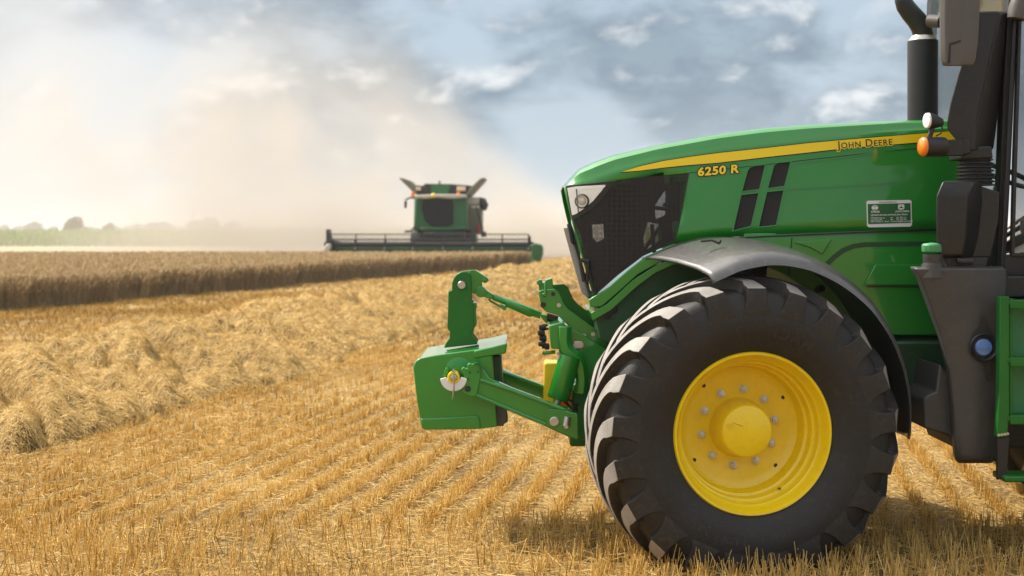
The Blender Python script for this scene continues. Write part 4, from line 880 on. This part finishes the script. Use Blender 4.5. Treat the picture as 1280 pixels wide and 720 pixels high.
mb = MB(); mb.tube([P(704, 500, 8.52), P(712, 508, 8.5), P(716, 514, 8.46), P(722, 505, 8.5)], .009, 6); mb.tube([P(708, 497, 8.5), P(716, 503, 8.5), P(722, 515, 8.5)], .007, 6); mb.build('hydraulic_hose', M['rod'], TR)
# top link
t = lambda x, y: P(x, y, 8.79)
mb = MB(); mb.tube([t(616.5, 371), t(618, 371.7), t(633, 377.2), t(634, 378.5), t(664, 391), t(668, 391.3), t(676, 394.6)], [.017, .020, .021, .027, .029, .022, .022], 18); tl = mb.build('top_link', M['green'], TR, ang=30)
mb = MB(); mb.tube([t(609, 366.5), t(617, 371.2)], [.013, .013], 12); mb.build('link_rod', M['rod'], tl); mb = MB(); mb.tube([t(683, 396), t(697, 400)], [.026, .026], 12); mb.build('link_rod', M['rod'], tl)
mb = MB(); mb.plate([(597, 362), (599, 359), (603, 359), (607, 362), (617, 368.5), (614.5, 374.5), (605, 371), (599, 370)], 8.755, 8.825); mb.lathe([(.034, -.045), (.034, .045), (.018, .047), (0, .046)], t(601.5, 364.5), (0, -1, 0), UP, 20); mb.build('link_end', M['green'], tl, bev=.004)
mb = MB(); mb.plate([(676, 392.5), (683, 394), (685, 404.5), (682, 403), (676, 397)], 8.76, 8.82); mb.build('link_clevis', M['green'], tl, bev=.004)
mb = MB(); mb.tube([t(611, 373.5), t(613, 376.5), t(625, 383), t(630, 385.5)], .007, 6); mb.plate([(627, 380), (634, 384), (632, 388), (628, 387), (625.5, 384)], 8.77, 8.81); mb.build('link_handle', M['green'], tl)

# ---------------------------------------------------------------- front ballast weight
FWr = empty('ballast_weight', (P(572, 537, 8.41).x, YC, .30), 'green cast ballast weight with upright mast hanging in the front hitch', 'ballast weight')
WN, WF = 8.41, 9.17
mb = MB(); mb.plate([(516.2, 459), (519, 452), (525, 447.5), (545, 443.8), (590, 437.6), (615.5, 433.5), (615.5, 445), (617, 470), (622, 533.5), (600, 536.5), (560, 537.4), (530, 537.6), (527, 535), (521, 500)], WN, WF); body = mb.build('body', M['green'], FWr, bev=.022, seg=4, ang=50)
mb = MB(); mb.plate([(592, 438.5), (616, 433.2), (634, 428.6), (632.6, 442), (613, 445.2), (592, 449)], WN - .006, WF + .006); mb.build('top_slab', M['green'], FWr, bev=.010, seg=3)
mb = MB(); mb.plate([(610, 444), (626, 444), (630, 505), (630, 533), (612, 533)], WN + .12, WF - .12); mb.build('rear_block', M['green_dark'], FWr, bev=.01)
mb = MB(); mb.plate([(619, 508), (633, 507), (635, 527), (626, 533), (618, 533)], WN + .06, WN + .22); mb.build('rear_foot', M['mirror'], FWr, bev=.008); mb = MB(); mb.plate([(619, 508), (633, 507), (635, 527), (626, 533), (618, 533)], WF - .22, WF - .06); mb.build('rear_foot', M['mirror'], FWr, bev=.008)
mb = MB(); mb.plate([(525.5, 523.4), (560, 521.6), (597, 518.8), (600, 524), (601, 535.5), (560, 537), (531, 537.3), (528, 534)], WN - .010, WF + .010); mb.build('skirt', M['green'], FWr, bev=.009, seg=3)
mb = MB(); mb.lathe([(.078, 0), (.074, .014), (.05, .022), (0, .023)], P(573, 462, WN + .012), (0, -1, 0), UP, 28); mb.build('boss', M['green'], FWr, ang=50)
mast = [(555, 432.5), (557.5, 426.5), (562, 420.5), (562.3, 411), (559.4, 409), (560.6, 361.8), (565, 361), (565.3, 352), (567.2, 345.6), (571, 340.8), (577, 337.6), (584, 337.2), (588.3, 340.5), (589.5, 351), (589, 374), (592.6, 377), (592.6, 410), (590, 412), (591.5, 418), (596.5, 424.2), (597, 428)]
for Y in (8.70, 8.88):
    mb = MB(); q = [P(x, y, 8.70) for x, y in mast]; mb.prism([(v.x, v.z - .01) for v in q], Y - .022, Y + .022); mp_ = mb.build('mast_plate', M['green_dull'], FWr, bev=.005)
mb = MB(); mb.plate([(560.5, 363), (564, 363), (563, 408), (560, 408)], 8.72, 8.86); mb.plate([(589, 378), (595.4, 378.5), (596.3, 384), (594.8, 388), (595.8, 398), (596, 405), (593.4, 409.5), (589, 409)], 8.74, 8.84); mb.build('mast_web', M['green'], FWr, bev=.004)
mb = MB(); q = P(577.3, 356.2, 8.68); mb.lathe([(.026, -.3), (.026, .018), (.022, .024), (0, .024)], q, (0, -1, 0), UP, 24); mb.build('mast_pin', M['steel'], FWr, ang=40)
mb = MB(); mb.plate([(586, 338.5), (590, 337.5), (594, 337.4), (598, 340), (610, 347.6), (611, 350.5), (609, 353), (605.5, 354), (602.5, 352), (603, 358), (599, 366), (592, 367.5), (587.5, 362)], 8.755, 8.825); mb.tube([P(605, 350.5, 8.74), P(605, 350.5, 8.84)], .012, 10); mb.build('catch_hook', M['green'], FWr, bev=.005)
# coupling ball with its half-round plate and linch pin
q = P(567, 471.5, 8.30); bp = MB(); pts = [(q.x + .078 * math.cos(a), q.z + .078 * math.sin(a) - .004) for a in np.linspace(R(184), R(356), 22)] + [(q.x + .045, q.z + .0), (q.x + .03, q.z - .018), (q.x, q.z - .032), (q.x - .03, q.z - .018), (q.x - .045, q.z)]
bp.prism(pts, 8.295, 8.307); cp = bp.build('guide_plate', M['decal_white'], FWr, bev=.003)
mb = MB(); mb.lathe([(.030, -.12), (.034, -.02), (.037, .0), (.034, .012), (.024, .016), (.020, .008), (.010, .008), (.008, .022), (0, .022)], q, (0, -1, 0), UP, 24); mb.build('coupling_pin', M['decal_yellow'], cp, ang=40)
mb = MB(); mb.lathe([(.018, .016), (.018, .022), (.011, .024), (.011, .030), (0, .03)], q, (0, -1, 0), UP, 16); mb.plate([(564, 465), (567, 460.5), (570, 465)], 8.284, 8.29); mb.tube([q + Vector((0, -.03, .03)), q + Vector((.004, -.034, -.03)), q + Vector((0, -.03, -.085)), q + Vector((-.006, -.025, -.125))], [.004, .004, .006, .003], 6); mb.build('linch_pin', M['steel'], cp)
for s in ((8.36, 8.45), ):
    mb = MB(); mb.plate([(553, 470), (555.5, 463), (557.5, 459), (561, 461), (560, 466), (557, 473)], 8.36, 8.42); mb.build('guard_lug', M['green'], FWr, bev=.004)

# ---------------------------------------------------------------- combine harvester working towards the camera
YH, YK = 77.6, 80.5
HV = empty('combine_harvester', (P(560, 331, YK).x, YK, 0), 'dusty green combine harvester with wide header cutting the standing wheat', 'combine harvester')
def plate(name, px, y0, y1, m, parent, bev=.03, **k):
    mb = MB(); mb.plate(px, y0, y1); return mb.build(name, m, parent, bev=bev, **k)
M['hv_green'] = mat('combine_green', (.010, .115, .024), .4, 0, .3, .4, .15, .8, .2, (.25, .19, .10))
M['hv_dark'] = mat('combine_dark', (.018, .022, .016), .6, 0, 0, .4, .2, .8, .3, (.25, .19, .10))
M['hv_pale'] = mat('combine_pale', (.55, .50, .42), .5, 0, 0, .4, .1, .8, .2, (.3, .25, .16))
M['hv_tank'] = mat('combine_tank_flap', (.16, .15, .10), .55, 0, 0, .4, .2, .8, .3, (.25, .19, .10))
M['warm_lamp'] = mat('warm_lamp_glass', (.75, .55, .38), .3)
M['red'] = mat('red_paint', (.35, .03, .03), .5)
# header
hd = plate('header', [(407, 309), (671, 309), (671, 318), (668, 327), (410, 327), (407, 318)], YH + .9, YH + 1.7, M['hv_green'], HV)
plate('header_beam', [(405, 302.5), (663, 302.5), (663, 308.5), (405, 308.5)], YH + 1.0, YH + 1.5, M['black'], hd)
plate('auger_trough', [(410, 318), (668, 318), (668, 328), (410, 328)], YH + .3, YH + 1.6, M['hv_dark'], hd)
plate('cutter_bar', [(408, 327), (670, 327), (670, 330), (408, 330)], YH - .1, YH + .5, M['steel'], hd)
mb = MB(); mb.tube([P(414, 322, YH + .75), P(666, 322, YH + .75)], .2, 12); mb.build('feed_auger', M['hv_dark'], hd)
ra = P(0, 306, YH).z; rr = .58
mb = MB(); mb.tube([P(412, 306, YH + .1), P(661, 306, YH + .1)], .13, 12); reel = mb.build('reel', M['black'], HV)
for k in range(6):
    a = k * math.pi / 3 + .5; y_, z_ = YH + .1 + rr * math.cos(a), ra + rr * math.sin(a)
    mb = MB(); x0, x1 = P(412, 0, YH).x, P(661, 0, YH).x; mb.tube([(x0, y_, z_), (x1, y_, z_)], .028, 6); b_ = mb.build('tine_bar', M['hv_dark'], reel)
    mb = MB()
    for x in np.arange(x0 + .1, x1, .16): mb.tube([(x, y_, z_), (x, y_ + .03, z_ - .30)], .017, 4, cap=False)
    t_ = mb.build('tine_teeth', M['hv_dark'], b_, smooth=False)
for px in (412, 444.6, 481.4, 517, 554, 591, 628, 661):
    mb = MB(); x = P(px, 0, YH).x
    for k in range(6):
        a = k * math.pi / 3 + .5; mb.tube([(x, YH + .1, ra), (x, YH + .1 + rr * math.cos(a), ra + rr * math.sin(a))], .03, 5)
    mb.build('reel_spider', M['black'], reel)
plate('reel_arm', [(407.5, 286.5), (410, 286.5), (412, 297), (416, 303), (414, 318), (407, 318)], YH - .1, YH + 1.2, M['black'], hd)
plate('reel_arm', [(660, 295), (663.5, 295), (664, 302), (668, 303), (668, 318), (659, 318)], YH - .1, YH + 1.2, M['black'], hd)
mb = MB(); mb.tube([P(412, 301, YH), P(424, 303, YH + .3), P(432, 305, YH + .8)], .06, 8); mb.build('reel_cylinder', M['black'], hd)
plate('crop_divider', [(402, 318), (404, 311), (408, 305), (412, 304.5), (412.5, 310), (409, 318), (405, 320)], YH - .9, YH + .6, M['hv_pale'], hd, bev=.06)
plate('crop_divider', [(663, 306), (668, 304), (677, 305.5), (679.5, 309), (679, 318), (676, 327), (671, 331), (662, 331), (664, 318)], YH - .6, YH + 1.4, M['hv_green'], hd, bev=.08)
plate('divider_point', [(660.5, 318), (665, 316), (667, 330), (661, 331.5)], YH - 1.1, YH - .4, M['green_cap'], hd, bev=.05)
plate('feeder_house', [(530, 290), (580, 290), (586, 318), (524, 318)], YH + 1.6, YK + .8, M['hv_dark'], HV)
# body and cab
YB2 = YK + .6
bd = plate('body', [(518, 246), (585, 244), (585, 300), (589, 303), (521, 303), (517, 286)], YB2 + 1.4, YB2 + 7.5, M['hv_green'], HV, bev=.1)
plate('chassis', [(521, 287), (589, 287), (588, 312), (523, 312)], YB2 + .6, YB2 + 7, M['hv_dark'], HV)
plate('side_shield', [(584, 259), (602, 259), (602, 292), (584, 294)], YB2 + 2.0, YB2 + 7, M['hv_tank'], HV, bev=.05)
plate('cab', [(520, 247), (584, 246), (584.5, 283), (576, 287.5), (526, 288), (517.5, 283)], YB2, YB2 + 1.5, M['hv_green'], HV, bev=.08)
plate('cab_glass', [(528, 249.5), (565, 249), (567, 258), (566.5, 280), (560, 283.5), (540, 283.5), (531, 276), (527, 262)], YB2 - .06, YB2 + .02, M['dark_glass'], HV, bev=.02)
plate('front_bumper', [(526, 284), (560, 284), (584, 283), (587, 286.5), (560, 288.5), (526, 288.5)], YB2 - .3, YB2 + .1, M['hv_green'], HV, bev=.05)
rf = plate('cab_roof', [(519, 244), (545, 242.6), (582, 243), (583, 247), (566, 248.6), (545, 247), (530, 248.6), (520, 247.5)], YB2 - .5, YB2 + 1.6, M['hv_pale'], HV, bev=.06)
mb = MB(); mb.lathe([(0, -.1), (.13, -.07), (.14, .0), (.10, .06), (0, .08)], P(542, 244.6, YB2 - .55), (0, -1, 0), UP, 16); mb.build('roof_emblem', M['decal_yellow'], rf)
for px in (516.0, 573.0):
    mb = MB(); mb.lathe([(.05, -.2), (.11, -.15), (.12, .05), (.08, .14), (0, .16)], P(px, 243, YB2 - .3), UP, (1, 0, 0), 14); mb.build('beacon', M['orange'], HV)
gt = plate('grain_tank', [(518, 231.5), (530, 232), (530, 229.5), (563, 230), (590, 232), (583, 245), (521, 245)], YB2 + 1.6, YB2 + 4.6, M['hv_dark'], HV)
plate('centre_panel', [(538, 230.8), (563, 231.2), (560, 243), (539, 243)], YB2 + 1.52, YB2 + 1.62, M['hv_green'], gt, bev=.01)
for q in ([(498.6, 222.8), (501, 222), (512, 225.5), (519, 234), (522, 244), (517.5, 241.5)], [(607.6, 222.6), (605, 222), (600, 223), (589, 233.5), (580, 244.5), (588, 244.5)]):
    plate('tank_flap', q, YB2 + 1.4, YB2 + 5.0, M['hv_tank'], gt)
for q in ([(517.5, 233.5), (526, 233.5), (526, 238), (517.5, 238)], [(571, 233), (582, 233), (582, 238.4), (570.5, 238.4)]):
    plate('tank_window', q, YB2 + 1.50, YB2 + 1.62, M['warm_lamp'], gt, bev=.02)
mb = MB(); mb.tube([P(549.5, 230, YB2 + 2.5), P(549.5, 226, YB2 + 2.5)], .05, 8); mb.build('tank_sensor', M['black'], gt)
mb = MB(); mb.tube([P(583, 252, YB2 + 2.2), P(600, 252.5, YB2 + 2.2)], .28, 18); au = mb.build('unloading_auger', M['hv_pale'], HV)
mb = MB(); mb.tube([P(599, 252.5, YB2 + 2.2), P(603, 253, YB2 + 2.2), P(605, 257, YB2 + 2.1), P(605.5, 262, YB2 + 2.0)], [.29, .30, .27, .14], 18); mb.build('spout', M['plastic'], au)
for s_, (ax, ay, mx, my) in (('l', (518, 247.5, 506.5, 250)), ('r', (586, 258, 604, 290))):
    mb = MB(); mb.tube([P(ax, ay, YB2), P((ax + mx) / 2, ay - .2, YB2 - .2), P(mx, my, YB2 - .3)], .05, 6); mb.build('mirror_arm', M['hv_dark'], HV)
plate('mirror', [(505, 251.5), (508.6, 251), (508.2, 259.5), (505.4, 260.5)], YB2 - .4, YB2 - .2, M['black'], HV)
plate('mirror', [(601, 290), (608, 289.5), (607.6, 296), (602, 296.5)], YB2 - .4, YB2 - .2, M['hv_dark'], HV)
mb = MB(); mb.tube([P(518, 284, YB2), P(514, 289, YB2 - .2), P(506, 289.5, YB2 - .2)], .07, 6); mb.build('step_rail', M['hv_dark'], HV)
plate('extinguisher', [(595.5, 281), (599.4, 281), (599.4, 293), (595.5, 293)], YB2 + 1.5, YB2 + 1.75, M['red'], HV)
plate('side_lamp', [(592.3, 295), (595, 293.6), (597.6, 296), (597, 301), (592.8, 301)], YB2 + 1.3, YB2 + 1.6, M['hv_pale'], HV)
for x_, r_, y_ in ((-1.55, .95, YK + 1.6), (1.55, .95, YK + 1.6), (-1.35, .65, YK + 6.3), (1.35, .65, YK + 6.3)):
    cx_ = P(553, 0, YK).x + x_; mb = MB(); mb.lathe([(r_ * .55, -.3), (r_ * .8, -.36), (r_ * .97, -.3), (r_, 0), (r_ * .97, .3), (r_ * .8, .36), (r_ * .55, .3)], (cx_, y_, r_ - .02), (1, 0, 0), UP, 36); wv_ = mb.build('wheel', M['rubber'], HV, ang=60)
    mb = MB(); mb.lathe([(r_ * .56, -.28), (r_ * .5, -.2), (.1, -.16), (0, -.16)], (cx_, y_, r_ - .02), (1 if x_ > 0 else -1, 0, 0), UP, 24); mb.lathe([(r_ * .56, .28), (r_ * .5, .2), (.1, .16), (0, .16)], (cx_, y_, r_ - .02), (1 if x_ > 0 else -1, 0, 0), UP, 24); mb.build('rim', M['yellow'], wv_)

# ---------------------------------------------------------------- air: thin haze over everything, dust blown off behind the combine
def volume(name, lo, hi, label, dens, colr, aniso=.2, nodes=None):
    mb = MB(); c = [(a + b) / 2 for a, b in zip(lo, hi)]; mb.box(c, [b - a for a, b in zip(lo, hi)])
    m = bpy.data.materials.new(name + '_air'); m.use_nodes = True; nt = m.node_tree; nt.nodes.remove(nt.nodes['Principled BSDF'])
    v = nt.nodes.new('ShaderNodeVolumePrincipled'); v.inputs['Color'].default_value = (*colr, 1); v.inputs['Density'].default_value = dens; v.inputs['Anisotropy'].default_value = aniso
    nt.links.new(v.outputs[0], nt.nodes['Material Output'].inputs['Volume'])
    if nodes: nodes(nt, v)
    o = mb.build(name, m, smooth=False); return tag(o, label, 'dust' if 'dust' in name else 'haze', kind='stuff')
def dust_nodes(nt, v):
    N = nt.nodes; L = nt.links
    def mth(op, a, b=None, c=None):
        n = N.new('ShaderNodeMath'); n.operation = op
        for i, x in enumerate((a, b, c)):
            if x is None: continue
            if isinstance(x, (int, float)): n.inputs[i].default_value = x
            else: L.new(x, n.inputs[i])
        return n.outputs[0]
    def ss(x, lo, hi, a=0., b=1.):
        n = N.new('ShaderNodeMapRange'); n.interpolation_type = 'SMOOTHSTEP'; L.new(x, n.inputs[0])
        for i, q in enumerate((lo, hi, a, b)): n.inputs[i + 1].default_value = q
        return n.outputs[0]
    tc = N.new('ShaderNodeTexCoord'); sp = N.new('ShaderNodeSeparateXYZ'); L.new(tc.outputs['Object'], sp.inputs[0]); x, y, z = sp.outputs
    no = N.new('ShaderNodeTexNoise'); no.inputs['Scale'].default_value = .075; no.inputs['Detail'].default_value = 5; no.inputs['Roughness'].default_value = .55; no.inputs['Distortion'].default_value = .6
    L.new(tc.outputs['Object'], no.inputs[0])
    # the plume is tallest to the left of the machine and low at its right
    topz = ss(x, 6, -12, 4.5, 19.0)
    shape = mth('SUBTRACT', 1.0, mth('DIVIDE', z, topz))
    shape = mth('MULTIPLY', ss(shape, -.12, .75), ss(x, 13, 5))
    shape = mth('MULTIPLY', shape, ss(x, -44, -16, .22, 1.0))
    shape = mth('MULTIPLY', shape, mth('MULTIPLY', ss(y, 92, 100), ss(y, 142, 128)))
    puff = ss(no.outputs[0], .42, .60, .03, 1.0)
    d = mth('MULTIPLY', shape, puff)
    low = mth('MULTIPLY', mth('MULTIPLY', ss(z, 5.0, .2), ss(x, -34, -14, .12, 1.0)), mth('MULTIPLY', ss(x, 11, 4), mth('MULTIPLY', ss(y, 92, 98), ss(y, 142, 128))))
    d = mth('ADD', d, mth('MULTIPLY', low, .55))
    L.new(mth('MULTIPLY', d, .080), v.inputs['Density'])
volume('dust_cloud', (-62, 91, .02), (14, 143, 24), 'tan dust cloud rising behind the combine and drifting left', .03, (.80, .74, .665), .1, dust_nodes)
volume('haze', (-2600, -320, -1), (2600, 3600, 26), 'thin pale haze in the air over the field', .00038, (.78, .84, .92), .05)
